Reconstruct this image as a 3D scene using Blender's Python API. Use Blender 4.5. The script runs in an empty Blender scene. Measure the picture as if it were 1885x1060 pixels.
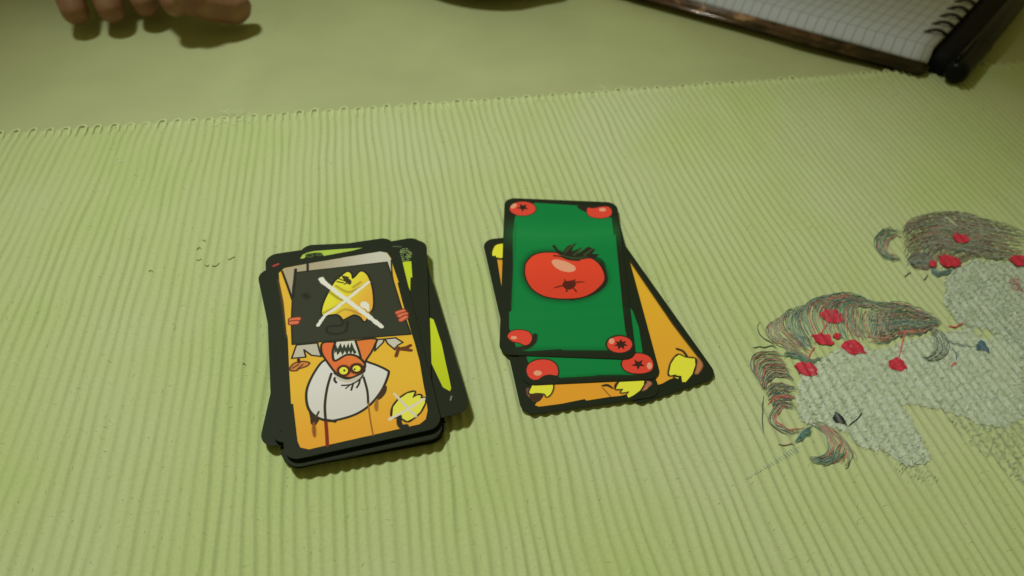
import bpy, bmesh, math, random
import numpy as np
from mathutils import Vector, Matrix
random.seed(7); RNG = np.random.RandomState(11)
sc = bpy.context.scene
C = sc.collection
R = math.radians

# ------------------------------------------------------------------ camera, world, light, exposure
F_PX, TILT, ROLL, CAM_H = 1310.0, R(42.2), R(3.4), 0.235
ct, st, cr, sr = math.cos(TILT), math.sin(TILT), math.cos(ROLL), math.sin(ROLL)
right = Vector((cr, sr*ct, sr*st)); up = Vector((-sr, cr*ct, cr*st)); back = right.cross(up)
cd = bpy.data.cameras.new('camera'); cam = bpy.data.objects.new('camera', cd); C.objects.link(cam)
M = Matrix.Identity(4)
for i in range(3):
    M[i][0] = right[i]; M[i][1] = up[i]; M[i][2] = back[i]
M[2][3] = CAM_H
cam.matrix_world = M
cd.sensor_width = 36; cd.lens = 36*F_PX/1885; cd.clip_start = 0.01; cd.clip_end = 50
cd.dof.use_dof = True; cd.dof.focus_distance = 0.275; cd.dof.aperture_fstop = 9.0
sc.camera = cam

w = bpy.data.worlds.new('World'); sc.world = w; w.use_nodes = True
bg = w.node_tree.nodes['Background']; bg.inputs[0].default_value = (0.98, 0.82, 0.24, 1); bg.inputs[1].default_value = 0.15
sc.view_settings.view_transform = 'Standard'; sc.view_settings.look = 'None'
sc.view_settings.exposure = 0; sc.view_settings.gamma = 1

def spot(name, loc, aim, power, col, size, ang, blend):
    d = bpy.data.lights.new(name, 'SPOT'); d.energy = power; d.color = col
    d.shadow_soft_size = size; d.spot_size = R(ang); d.spot_blend = blend
    o = bpy.data.objects.new(name, d); C.objects.link(o); o.location = loc
    o.rotation_euler = (Vector(aim) - Vector(loc)).to_track_quat('-Z', 'Y').to_euler()
    return o
spot('ceiling_lamp', (-0.66, 0.76, 1.50), (-0.03, 0.185, 0), 83, (0.98, 1.0, 0.87), 0.10, 29.5, 1.0)

# ------------------------------------------------------------------ helpers
def W(px, py, z=0.0):
    """photograph pixel -> point where that sight line meets the plane at height z"""
    x = (px-942.5)/F_PX; y = -(py-530)/F_PX
    d = right*x + up*y - back
    k = (z-CAM_H)/d.z
    return Vector((d.x*k, d.y*k, z))

def lin(c):
    c = c/255.0
    return c/12.92 if c <= 0.04045 else ((c+0.055)/1.055)**2.4
LK = (0.62, 0.60, 0.46)
def alb(r, g, b):
    """colour of a surface as it looks in lamplight -> base colour"""
    return tuple(min(0.9, lin(v)/k) for v, k in zip((r, g, b), LK))

def prop(o, label=None, cat=None, group=None, kind=None):
    if label: o['label'] = label
    if cat: o['category'] = cat
    if group: o['group'] = group
    if kind: o['kind'] = kind
    return o

def link(name, me, mats, parent=None):
    o = bpy.data.objects.new(name, me); C.objects.link(o)
    if not isinstance(mats, (list, tuple)): mats = [mats]
    if not me.materials:
        for m in mats: me.materials.append(m)
    if parent is not None: o.parent = parent
    return o

def mesh_np(name, V, Fq, smooth=True):
    me = bpy.data.meshes.new(name)
    me.from_pydata([tuple(v) for v in V] if not isinstance(V, list) else V, [], Fq if isinstance(Fq, list) else Fq.tolist())
    if smooth: me.polygons.foreach_set('use_smooth', [True]*len(me.polygons))
    me.update(); return me

def empty(name, loc, rz=0):
    o = bpy.data.objects.new(name, None); C.objects.link(o); o.location = loc; o.rotation_euler = (0, 0, rz)
    o.empty_display_size = 0.01
    return o

def material(name, col, rough=0.6, spec=0.4, bump=None, vary=0.0, vscale=40, coat=0.0, sheen=0.0):
    m = bpy.data.materials.new(name); m.use_nodes = True
    nt = m.node_tree; b = nt.nodes['Principled BSDF']
    b.inputs['Base Color'].default_value = (*col, 1); b.inputs['Roughness'].default_value = rough
    b.inputs['Specular IOR Level'].default_value = spec
    b.inputs['Coat Weight'].default_value = coat; b.inputs['Sheen Weight'].default_value = sheen
    tc = nt.nodes.new('ShaderNodeTexCoord')
    if vary:
        n = nt.nodes.new('ShaderNodeTexNoise'); n.inputs['Scale'].default_value = vscale; n.inputs['Detail'].default_value = 5
        nt.links.new(tc.outputs['Object'], n.inputs['Vector'])
        r = nt.nodes.new('ShaderNodeMapRange'); r.inputs[1].default_value = 0.3; r.inputs[2].default_value = 0.7
        r.inputs[3].default_value = 1-vary; r.inputs[4].default_value = 1+vary
        nt.links.new(n.outputs['Fac'], r.inputs[0])
        mx = nt.nodes.new('ShaderNodeVectorMath'); mx.operation = 'SCALE'; mx.inputs[0].default_value = col
        nt.links.new(r.outputs[0], mx.inputs['Scale']); nt.links.new(mx.outputs[0], b.inputs['Base Color'])
    if bump:
        n = nt.nodes.new('ShaderNodeTexNoise'); n.inputs['Scale'].default_value = bump[0]; n.inputs['Detail'].default_value = 4
        nt.links.new(tc.outputs['Object'], n.inputs['Vector'])
        bp = nt.nodes.new('ShaderNodeBump'); bp.inputs['Strength'].default_value = bump[1]; bp.inputs['Distance'].default_value = bump[2]
        nt.links.new(n.outputs['Fac'], bp.inputs['Height']); nt.links.new(bp.outputs[0], b.inputs['Normal'])
    return m

_T = RNG.rand(256, 256)
def vnoise(x, y, seed=0):
    x = np.asarray(x, float)+seed*17.3; y = np.asarray(y, float)+seed*31.7
    xi = np.floor(x).astype(int); yi = np.floor(y).astype(int); fx = x-xi; fy = y-yi
    fx = fx*fx*(3-2*fx); fy = fy*fy*(3-2*fy)
    a = _T[xi % 256, yi % 256]; b = _T[(xi+1) % 256, yi % 256]; c = _T[xi % 256, (yi+1) % 256]; d = _T[(xi+1) % 256, (yi+1) % 256]
    return (a*(1-fx)+b*fx)*(1-fy)+(c*(1-fx)+d*fx)*fy

def spline(pts, n=8, closed=False):
    P = np.array(pts, float); m = len(P); out = []
    for i in range(m if closed else m-1):
        if closed: p0, p1, p2, p3 = P[i-1], P[i], P[(i+1) % m], P[(i+2) % m]
        else: p0, p1, p2, p3 = P[max(i-1, 0)], P[i], P[i+1], P[min(i+2, m-1)]
        for k in range(n):
            t = k/n
            out.append(0.5*((2*p1)+(-p0+p2)*t+(2*p0-5*p1+4*p2-p3)*t*t+(-p0+3*p1-3*p2+p3)*t**3))
    if not closed: out.append(P[-1])
    return np.array(out)

def inside(poly, X, Y):
    poly = np.asarray(poly); r = np.zeros(X.shape, bool); x0, y0 = poly[-1]
    for x1, y1 in poly:
        if y0 != y1:
            c = ((y0 > Y) != (y1 > Y)) & (X < (x1-x0)*(Y-y0)/(y1-y0)+x0); r ^= c
        x0, y0 = x1, y1
    return r

# ------------------------------------------------------------------ table and tablecloth
m_wood = material('table_wood', (0.16, 0.09, 0.04), 0.5, bump=(60, 0.2, 0.001), vary=0.2)
bm = bmesh.new(); bmesh.ops.create_cube(bm, size=1, matrix=Matrix.Translation((0, 0.3, -0.0225)) @ Matrix.Diagonal((1.9, 1.5, 0.033, 1)))
bmesh.ops.bevel(bm, geom=bm.edges[:], offset=0.004, segments=2, affect='EDGES')
me = bpy.data.meshes.new('table'); bm.to_mesh(me); link('table', me, m_wood)['kind'] = 'structure'

m_cloth = material('tablecloth_fabric', alb(141, 147, 96), 0.75, 0.25, bump=(900, 0.25, 0.0004), vary=0.09, vscale=12, sheen=0.1)
nx, ny = 190, 150
gx = np.linspace(-0.94, 0.94, nx); gy = np.linspace(-0.44, 1.04, ny); GX, GY = np.meshgrid(gx, gy, indexing='ij')
GZ = (vnoise(GX*9, GY*9, 3)-0.5)*0.0016-0.0004
# soft fold line running away from the mat and a second pressed crease
def ridge(x, y, ax, ay, ang, wid, amp):
    n = (x-ax)*math.cos(ang)+(y-ay)*math.sin(ang); return amp*np.exp(-(n/wid)**2)
GZ += ridge(GX, GY, W(460, 120).x, W(460, 120).y, R(8), 0.006, 0.0020)
GZ += ridge(GX, GY, W(1250, 60).x, W(1250, 60).y, R(52), 0.010, 0.0024)
GZ += ridge(GX, GY, W(1180, 60).x, W(1180, 60).y, R(64), 0.007, 0.0016)
GZ = GZ-ridge(GX, GY, W(1120, 100).x, W(1120, 100).y, R(100), 0.012, 0.0008)
_o = W(700, 199); _vv = (GX-_o.x)*-math.sin(R(13))+(GY-_o.y)*math.cos(R(13))       # pressed flat where the mat lies on it
GZ = GZ-0.0018; GZ = np.where(_vv < 0.012, np.minimum(GZ, -0.0006), np.minimum(GZ, 0.0008)); GZ = np.where(_vv < 0.012, GZ*.5-.0004, GZ)
V = np.stack([GX, GY, GZ], -1).reshape(-1, 3)
idx = np.arange(nx*ny).reshape(nx, ny)
Fq = np.stack([idx[:-1, :-1], idx[1:, :-1], idx[1:, 1:], idx[:-1, 1:]], -1).reshape(-1, 4)
tc_ = link('tablecloth', mesh_np('tablecloth', V, Fq), m_cloth)
prop(tc_, 'plain smooth olive green tablecloth lying under the ribbed mat', 'tablecloth')

# ------------------------------------------------------------------ ribbed placemat
PITCH = 0.00405
EA = R(13.0); EU = Vector((math.cos(EA), math.sin(EA), 0)); EV = Vector((-math.sin(EA), math.cos(EA), 0))
O = W(700, 199); O.z = 0
def warp(u, v):
    """ribs of the soft mat run a little askew: sideways drift by place"""
    t = np.clip(-v/0.33, 0, 1)
    left = 1/(1+np.exp((u+0.12)/0.035)); rgt = np.exp(-((u-0.19)/0.10)**2)
    return -left*0.030*(t-0.5*t*t)+rgt*0.021*(t-0.62*t*t)
def rib_phase(u, v):
    i = np.floor(u/PITCH)
    wob = (vnoise(u/0.013, v/0.030, 1)-0.5)*0.0020+(vnoise(u/0.005, v/0.024, 2)-0.5)*0.0008
    fade = np.clip(-v/0.012, 0, 1)
    return (u-warp(u, v)*1.0+wob*fade)/PITCH
def mat_h(u, v):
    ph = rib_phase(u, v); i = np.floor(ph); f = ph-i
    amp = 0.40+0.90*vnoise(i*0.83, v/0.035, 4)
    prof = (0.5-0.5*np.cos(2*np.pi*f))**1.5
    dip = 0.25*(1-prof)*(vnoise(i*1.7, v/0.012, 5))
    broad = (vnoise(u/0.03, v/0.05, 6)-0.5)*0.00045
    return 0.00045+0.00072*amp*prof-0.0003*dip+broad*np.clip(-v/0.02, 0, 1)
def uv_of(x, y):
    dx = x-O.x; dy = y-O.y
    return dx*EU.x+dy*EU.y, dx*EV.x+dy*EV.y
def mat_z(x, y):
    u, v = uv_of(np.asarray(x, float), np.asarray(y, float)); return mat_h(u, v)
def P2(px, py, z=0.001):
    p = W(px, py, z); return p.x, p.y

m_mat = bpy.data.materials.new('mat_weave'); m_mat.use_nodes = True
nt = m_mat.node_tree; b = nt.nodes['Principled BSDF']
b.inputs['Roughness'].default_value = 0.8; b.inputs['Specular IOR Level'].default_value = 0.25; b.inputs['Sheen Weight'].default_value = 0.15
tc = nt.nodes.new('ShaderNodeTexCoord')
n1 = nt.nodes.new('ShaderNodeTexNoise'); n1.inputs['Scale'].default_value = 11; n1.inputs['Detail'].default_value = 3
n2 = nt.nodes.new('ShaderNodeTexNoise'); n2.inputs['Scale'].default_value = 800; n2.inputs['Detail'].default_value = 3
nt.links.new(tc.outputs['UV'], n1.inputs[0]); nt.links.new(tc.outputs['UV'], n2.inputs[0])
ramp = nt.nodes.new('ShaderNodeValToRGB'); ramp.color_ramp.elements[0].position = 0.35; ramp.color_ramp.elements[1].position = 0.65
ramp.color_ramp.elements[0].color = (*alb(148, 160, 96), 1); ramp.color_ramp.elements[1].color = (*alb(154, 162, 110), 1)
nt.links.new(n1.outputs['Fac'], ramp.inputs[0])
mr = nt.nodes.new('ShaderNodeMapRange'); mr.inputs[1].default_value = 0.3; mr.inputs[2].default_value = 0.7; mr.inputs[3].default_value = 0.95; mr.inputs[4].default_value = 1.05
nt.links.new(n2.outputs['Fac'], mr.inputs[0])
sc_ = nt.nodes.new('ShaderNodeVectorMath'); sc_.operation = 'SCALE'
nt.links.new(ramp.outputs[0], sc_.inputs[0]); nt.links.new(mr.outputs[0], sc_.inputs['Scale']); nt.links.new(sc_.outputs[0], b.inputs['Base Color'])
wv = nt.nodes.new('ShaderNodeTexWave'); wv.bands_direction = 'Y'; wv.inputs['Scale'].default_value = 330; wv.inputs['Distortion'].default_value = 2.0; wv.inputs['Detail'].default_value = 2
nt.links.new(tc.outputs['UV'], wv.inputs[0])
bp = nt.nodes.new('ShaderNodeBump'); bp.inputs['Strength'].default_value = 0.06; bp.inputs['Distance'].default_value = 0.0002
nt.links.new(wv.outputs['Fac'], bp.inputs['Height']); nt.links.new(bp.outputs[0], b.inputs['Normal'])

U0, U1, V0 = -PITCH*96, PITCH*116, -0.385
us = np.arange(U0, U1+1e-6, PITCH/8); vs = np.concatenate([np.linspace(0, -0.012, 13), np.arange(-0.014, V0, -0.002)])
UU, VV = np.meshgrid(us, vs, indexing='ij')
HH = mat_h(UU, VV)
XX = O.x+UU*EU.x+VV*EV.x; YY = O.y+UU*EU.y+VV*EV.y
V = np.stack([XX, YY, HH], -1).reshape(-1, 3).astype(np.float32)
idx = np.arange(UU.size).reshape(UU.shape)
Fq = np.stack([idx[:-1, :-1], idx[:-1, 1:], idx[1:, 1:], idx[1:, :-1]], -1).reshape(-1, 4)
me = bpy.data.meshes.new('placemat')
me.vertices.add(len(V)); me.vertices.foreach_set('co', V.ravel())
me.loops.add(Fq.size); me.loops.foreach_set('vertex_index', Fq.ravel().astype(np.int32))
me.polygons.add(len(Fq)); me.polygons.foreach_set('loop_start', np.arange(0, Fq.size, 4, dtype=np.int32))
me.update(calc_edges=True); me.validate()
me.polygons.foreach_set('use_smooth', [True]*len(me.polygons))
uvl = me.uv_layers.new(name='UV'); UVs = np.stack([UU, VV], -1).reshape(-1, 2)[Fq.ravel()]
uvl.data.foreach_set('uv', UVs.ravel().astype(np.float32))
mat = empty('placemat', (0, 0, 0))
prop(mat, 'ribbed light green woven placemat with embroidered unicorns under the cards', 'placemat')
link('ribbed_cloth', me, m_mat, mat)

# looped cord edge: one cord turns back into the next
m_cord = material('edge_cord', alb(166, 174, 118), 0.8, 0.25, bump=(1500, 0.4, 0.0002), vary=0.06, vscale=300)
def tube(path, rad, k=8, cap=True):
    P = [Vector(p) for p in path]; n = len(P); V = []; Fc = []
    rad = rad if hasattr(rad, '__len__') else [rad]*n
    for i, p in enumerate(P):
        t = (P[min(i+1, n-1)]-P[max(i-1, 0)]).normalized()
        a = t.cross(Vector((0, 0, 1)));
        if a.length < 1e-4: a = t.cross(Vector((0, 1, 0)))
        a.normalize(); c = a.cross(t).normalized()
        for j in range(k):
            th = 2*math.pi*j/k; V.append(tuple(p+a*math.cos(th)*rad[i]+c*math.sin(th)*rad[i]))
    for i in range(n-1):
        for j in range(k):
            Fc.append((i*k+j, i*k+(j+1) % k, (i+1)*k+(j+1) % k, (i+1)*k+j))
    if cap:
        Fc.append(tuple(range(k-1, -1, -1))); Fc.append(tuple((n-1)*k+j for j in range(k)))
    return V, Fc
loops = []
for var in range(4):
    pts = []
    ln = [0.0022, 0.0030, 0.0016, 0.0026][var]; sw = [1.0, 0.92, 1.06, 0.97][var]
    h = PITCH*0.52*sw
    pts += [(-h, -0.008, 0.0000), (-h, -0.005, 0.00065), (-h, -0.002, 0.001)]
    for a in range(0, 181, 20):
        pts.append((-h*math.cos(R(a)), -0.001+ln*math.sin(R(a)), 0.00095-0.0003*math.sin(R(a))))
    pts += [(h, -0.002, 0.001), (h, -0.005, 0.00065), (h, -0.008, 0.0000)]
    V_, F_ = tube([(x_, y_, z_-.0001) for x_, y_, z_ in pts], [0.0003]+[0.00068]*(len(pts)-2)+[0.0003], 8)
    lm = mesh_np('edge_loop', V_, F_); lm.materials.append(m_cord); loops.append(lm)
k0 = int(U0/PITCH/2)+1; k1 = int(U1/PITCH/2)-1
for k in range(k0, k1):
    o = bpy.data.objects.new('edge_loop', loops[random.choice((0, 0, 1, 2, 3))]); C.objects.link(o); o.parent = mat
    u = (2*k+1)*PITCH+random.uniform(-.00025, .00025)
    p = O+EU*u+EV*(random.uniform(-.0008, .0006)); o.location = p; o.rotation_euler = (0, 0, EA+R(random.uniform(-7, 7)))
    o.scale = (random.uniform(.9, 1.08), random.uniform(.85, 1.2), random.uniform(.75, 1.1))

# ------------------------------------------------------------------ embroidery (stitched into the mat)
m_white = bpy.data.materials.new('white_stitching'); m_white.use_nodes = True
nt = m_white.node_tree; b = nt.nodes['Principled BSDF']; b.inputs['Roughness'].default_value = 0.6; b.inputs['Sheen Weight'].default_value = 0.2
tc = nt.nodes.new('ShaderNodeTexCoord'); n1 = nt.nodes.new('ShaderNodeTexNoise'); n1.inputs['Scale'].default_value = 700; n1.inputs['Detail'].default_value = 3
nt.links.new(tc.outputs['Object'], n1.inputs[0])
rp = nt.nodes.new('ShaderNodeValToRGB'); rp.color_ramp.elements[0].position = 0.35; rp.color_ramp.elements[1].position = 0.68
rp.color_ramp.elements[0].color = (*alb(146, 158, 118), 1); rp.color_ramp.elements[1].color = (*alb(162, 170, 142), 1)
nt.links.new(n1.outputs['Fac'], rp.inputs[0]); nt.links.new(rp.outputs[0], b.inputs['Base Color'])
bp = nt.nodes.new('ShaderNodeBump'); bp.inputs['Strength'].default_value = 0.25; bp.inputs['Distance'].default_value = 0.0003
nt.links.new(n1.outputs['Fac'], bp.inputs['Height']); nt.links.new(bp.outputs[0], b.inputs['Normal'])
m_glint = material('silver_thread', alb(190, 195, 176), 0.35, 0.7)
m_glint2 = material('grey_thread', alb(140, 151, 120), 0.5, 0.5)
THREADS = [material('thread_'+n, alb(*c), 0.6, 0.3) for n, c in (('green', (78, 116, 84)), ('charcoal', (80, 86, 68)), ('brown', (118, 98, 78)), ('red', (172, 88, 76)),
           ('teal', (78, 106, 98)), ('grey', (124, 132, 108)), ('olive', (130, 137, 98)), ('pale', (156, 162, 120)), ('rose', (156, 120, 98)))]
m_rose = material('red_satin_stitch', alb(162, 40, 50), 0.6, 0.25, bump=(1400, 0.3, 0.0002), vary=0.18, vscale=500)
m_black = material('black_thread', alb(34, 38, 34), 0.5, 0.4)
m_teal = material('teal_thread', alb(62, 86, 88), 0.5, 0.4, vary=0.2, vscale=600)

def patch(name, poly_px, parent, mtl, lift=0.00008, cell=0.0007, ragged=0.0012, holes=(), nz=.00007):
    Pp = np.array([P2(*p) for p in poly_px]); mn = Pp.min(0)-.001; mx = Pp.max(0)+.001
    xs = np.arange(mn[0], mx[0], cell); ys = np.arange(mn[1], mx[1], cell)
    X, Y = np.meshgrid(xs, ys, indexing='ij')
    Xj = X+(vnoise(X/0.0014, Y/0.0014, 8)-.5)*2*ragged; Yj = Y+(vnoise(X/0.0014, Y/0.0014, 9)-.5)*2*ragged
    ins = inside(Pp, Xj, Yj)
    for h in holes: ins &= ~inside(np.array([P2(*p) for p in h]), Xj, Yj)
    Z = mat_z(X, Y)*0.9+0.00025+lift+(vnoise(X/0.0011, Y/0.0011, 10)-.5)*nz
    Z = np.where(ins, Z, mat_z(X, Y)+0.0001)
    id_ = np.arange(X.size).reshape(X.shape)
    cm = ins[:-1, :-1] | ins[1:, :-1] | ins[1:, 1:] | ins[:-1, 1:]
    cm = ins[:-1, :-1] & ins[1:, 1:]
    q = np.stack([id_[:-1, :-1], id_[1:, :-1], id_[1:, 1:], id_[:-1, 1:]], -1)[cm]
    used, inv = np.unique(q.ravel(), return_inverse=True)
    V = np.stack([X.ravel(), Y.ravel(), Z.ravel()], -1)[used]
    me = mesh_np(name, V, inv.reshape(-1, 4)); return link(name, me, mtl, parent)

def strands_mesh(name, paths, parent, mats, kind=None):
    """paths: list of (px path Nx2, width m, material index)"""
    Vs = []; Fs = []; mi = []
    for path, wd, mtl in paths:
        P = np.array([P2(*p) for p in path]); n = len(P)
        z = mat_z(P[:, 0], P[:, 1])*0.9+0.00038+random.uniform(0, 0.0003)
        T = np.gradient(P, axis=0); T /= np.linalg.norm(T, axis=1)[:, None]+1e-9; N = np.stack([-T[:, 1], T[:, 0]], -1)
        base = len(Vs)
        ww = wd*np.clip(np.sin(np.linspace(0.12, np.pi-0.12, n))*2.2, .35, 1)
        for i in range(n):
            Vs.append((P[i, 0]-N[i, 0]*ww[i], P[i, 1]-N[i, 1]*ww[i], z[i]-wd*0.6))
            Vs.append((P[i, 0], P[i, 1], z[i]+wd*0.7))
            Vs.append((P[i, 0]+N[i, 0]*ww[i], P[i, 1]+N[i, 1]*ww[i], z[i]-wd*0.6))
        for i in range(n-1):
            a = base+i*3
            Fs += [(a, a+1, a+4, a+3), (a+1, a+2, a+5, a+4)]; mi += [mtl, mtl]
    me = mesh_np(name, Vs, Fs); 
    for m in mats: me.materials.append(m)
    me.polygons.foreach_set('material_index', mi)
    o = link(name, me, mats, parent)
    if kind: o['kind'] = kind
    return o

def zl(pts, s, ox, oy): return [(ox+x/s, oy+y/s) for x, y in pts]
A5 = lambda p: zl(p, 2.79, 1370, 520)
A7 = lambda p: zl(p, 5.3, 1370, 520)
A8 = lambda p: zl(p, 5.3, 1600, 540)
A6 = lambda p: zl(p, 5.58, 1580, 370)

def family(p0, p1, n, cols, jit=1.6, wd=0.00014, seg=5):
    """strands interpolated between two boundary curves (pixels)"""
    m = min(len(p0), len(p1)); out = []
    def res(p):
        s = spline(p, 6); d = np.r_[0, np.cumsum(np.linalg.norm(np.diff(s, axis=0), axis=1))]; q = np.linspace(0, d[-1], 18)
        return np.stack([np.interp(q, d, s[:, 0]), np.interp(q, d, s[:, 1])], -1)
    a, b_ = res(p0), res(p1)
    for k in range(n):
        t = (k+random.uniform(-.5, .5))/max(1, n-1); t = min(1, max(0, t))
        c = a*(1-t)+b_*t
        s0 = random.uniform(0, .22); s1 = random.uniform(.72, 1)
        q = np.linspace(s0*17, s1*17, 15); x = np.interp(q, np.arange(18), c[:, 0]); y = np.interp(q, np.arange(18), c[:, 1])
        sd = random.random()*60
        x = x+(vnoise(q*0.55+sd, q*0+sd, 12)-.5)*jit*3; y = y+(vnoise(q*0.55+sd, q*0+sd+9, 13)-.5)*jit*3
        out.append((np.stack([x, y], -1), wd*random.uniform(.7, 1.4), random.choice(cols)))
    return out

def stitches(name, poly_px, n, parent, mats, ln=3.4, wd=0.00008, ang=None):
    poly = np.array(poly_px); mn, mx = poly.min(0), poly.max(0); paths = []
    while len(paths) < n:
        X = RNG.uniform(mn[0], mx[0], n); Y = RNG.uniform(mn[1], mx[1], n); ok = inside(poly, X, Y)
        for x, y in zip(X[ok], Y[ok]):
            if len(paths) >= n: break
            th = (ang if ang is not None else -0.75)+random.gauss(0, .5); l = ln*random.uniform(.4, 1.3)
            dx, dy = math.cos(th)*l, math.sin(th)*l
            paths.append(([(x-dx, y-dy), (x, y+random.uniform(-.6, .6)), (x+dx, y+dy)], wd*random.uniform(.6, 1.5), random.randrange(len(mats))))
    return strands_mesh(name, paths, parent, mats, 'stuff')

def rose(cx, cy, rx, ry, parent, seed, up=.0004):
    rs = random.Random(seed); n = 22
    poly = []
    for k in range(n):
        a = 2*math.pi*k/n+R(12); r = 1+rs.uniform(-.14, .16)
        if k == 0: r = 1.25
        x = math.cos(a)*rx*r; y = math.sin(a)*ry*r; q = R(14)
        poly.append((cx+x*math.cos(q)-y*math.sin(q), cy+x*math.sin(q)+y*math.cos(q)))
    o = patch('rose', poly, parent, m_rose, lift=up, cell=0.00035, ragged=0.0003, nz=.0001)
    return o

# near unicorn
uni = empty('unicorn_embroidery', (0, 0, 0)); uni.parent = mat
body1 = A5([(380, 395), (450, 350), (560, 320), (700, 345), (800, 300), (950, 275), (1040, 255), (1160, 215), (1250, 300), (1300, 250), (1437, 230),
            (1437, 690), (1350, 740), (1240, 745), (1120, 690), (1000, 655), (880, 630), (800, 625), (845, 655), (885, 740), (935, 830), (965, 900), (940, 940), (870, 950), (800, 925), (720, 870), (620, 855), (540, 800), (470, 745),
            (400, 745), (320, 730), (280, 700), (265, 640), (275, 560), (285, 480)])
patch('body_stitching', body1, uni, m_white)
stitches('silver_stitch', body1, 3400, uni, [m_glint, m_white, m_glint2])
faint = A5([(1000, 660), (1240, 745), (1437, 700), (1437, 1040), (1380, 1000), (1250, 900), (1130, 800)])
stitches('silver_stitch', faint, 420, uni, [m_white, m_glint2])
rim = A5([(840, 880), (930, 960), (1010, 1010), (960, 1030), (840, 990), (760, 940)])
stitches('silver_stitch', rim, 60, uni, [m_white, m_glint2])
g_, ch, br, rd, tl, gr, ol, pa, ro_ = range(9)
fam = []
fam += family(A7([(1140, 130), (950, 95), (740, 140), (600, 200), (545, 300), (600, 450), (690, 590)]), A7([(1330, 330), (1250, 250), (1100, 240), (1100, 300), (1120, 400), (1130, 500), (1170, 600)]), 62, [g_, ch, ch, br, gr, gr, ol, rd, tl, ro_])
fam += family(A7([(500, 260), (430, 265), (370, 340), (400, 450), (480, 540), (560, 620), (650, 680)]), A7([(930, 150), (720, 170), (600, 240), (560, 330), (610, 460), (660, 560), (710, 640)]), 30, [g_, tl, ch, ol, gr, br])
fam += family(A7([(350, 370), (250, 400), (210, 450), (240, 540), (320, 600), (400, 650), (500, 690)]), A7([(500, 275), (435, 290), (385, 360), (415, 470), (490, 555), (570, 635), (655, 690)]), 28, [br, ch, gr, ro_, ol, rd])
fam += family(A7([(170, 380), (130, 410), (140, 480), (190, 540), (260, 590), (330, 640)]), A7([(172, 382), (134, 412), (144, 480), (194, 540), (264, 588), (340, 640)]), 2, [ch], .4)
fam += family(A7([(30, 635), (120, 620), (190, 625), (260, 610), (330, 640)]), A7([(35, 638), (120, 628), (190, 630), (260, 618), (330, 645)]), 2, [ch, g_], .5)
fam += family(A7([(420, 700), (250, 660), (130, 680), (70, 740), (80, 850), (140, 950), (170, 1050)]), A7([(500, 1000), (430, 930), (340, 915), (270, 940), (225, 980), (205, 1030), (200, 1060)]), 40, [ch, ch, br, g_, rd, ol, gr])
fam += family(A7([(380, 690), (480, 660), (560, 690), (640, 740), (700, 740), (800, 700)]), A7([(380, 740), (450, 730), (520, 750), (600, 780), (690, 780), (740, 730)]), 20, [g_, tl, g_, gr, ro_])
fam += family(A5([(270, 540), (200, 515), (150, 515), (105, 545)]), A5([(270, 600), (200, 590), (150, 600), (120, 640)]), 18, [ch, tl, br, rd, ol])
fam += family(A5([(100, 560), (92, 640), (95, 750), (100, 790), (115, 815)]), A5([(104, 560), (95, 640), (97, 750), (104, 795), (115, 818)]), 2, [ch], .3)
fam += family(A5([(270, 590), (200, 570), (150, 600), (135, 650)]), A5([(265, 640), (220, 625), (180, 630), (155, 660)]), 12, [ch, tl, rd, ol, br])
fam += family(A5([(280, 650), (200, 610), (150, 650), (115, 710), (160, 750), (240, 790), (320, 760)]), A5([(260, 660), (205, 640), (172, 680), (165, 700), (190, 730), (240, 755), (310, 730)]), 12, [ol, pa, gr, rd, ch, pa])
fam += family(A5([(360, 740), (320, 750), (280, 790), (250, 825)]), A5([(350, 770), (320, 790), (290, 815), (262, 822)]), 10, [tl, tl, g_])
fam += family(A5([(170, 832), (215, 830), (262, 825)]), A5([(172, 834), (215, 833), (262, 828)]), 2, [rd, tl], .3)
fam += family(A5([(340, 705), (440, 740), (520, 810), (572, 880), (570, 930), (530, 965)]), A5([(330, 720), (400, 760), (430, 820), (420, 870), (380, 890), (330, 900)]), 20, [rd, ch, gr, g_, ro_, ol])
fam += family(A5([(330, 905), (400, 935), (470, 925), (515, 890), (525, 830)]), A5([(330, 890), (390, 900), (440, 890), (480, 850), (500, 810)]), 12, [g_, ch, tl, gr, br])
fam += family(A8([(0, 70), (100, 90), (250, 85), (400, 110), (520, 170), (620, 210), (700, 280)]), A8([(-40, 480), (150, 490), (250, 440), (350, 410), (500, 400), (600, 350), (700, 300)]), 70, [g_, ch, br, rd, ro_, gr, tl, ol, gr])
fam += family(A8([(-60, 150), (0, 200), (30, 300), (20, 400), (60, 480)]), A8([(250, 170), (200, 220), (170, 300), (130, 400), (160, 470)]), 26, [gr, ch, ro_, br, ol])
fam += family(A8([(600, 330), (700, 370), (770, 470), (770, 580), (700, 640), (600, 662), (490, 628)]), A8([(560, 370), (620, 420), (640, 500), (620, 570), (570, 610), (530, 622), (500, 625)]), 20, [ch, gr, ol, ch, gr])
fam += family(A8([(700, 360), (780, 440), (900, 490), (1000, 510), (1060, 520)]), A8([(640, 380), (740, 460), (880, 510), (1000, 520), (1060, 530)]), 8, [gr, gr, tl, ol])
fam += family(A8([(760, 310), (830, 325), (880, 300), (930, 262)]), A8([(760, 320), (830, 330), (890, 310), (935, 275)]), 6, [rd, ro_], .6)
fam += family(A8([(770, 350), (840, 380), (930, 385), (990, 350)]), A8([(780, 360), (840, 384), (930, 388), (990, 352)]), 2, [gr], .4)
fam += family(A8([(775, 520), (830, 570), (850, 640), (855, 665)]), A8([(785, 520), (840, 570), (858, 640), (862, 668)]), 5, [tl], .4)
fam += family(A8([(862, 665), (820, 700), (790, 725)]), A8([(858, 655), (815, 690), (785, 720)]), 5, [rd], .4)
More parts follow.
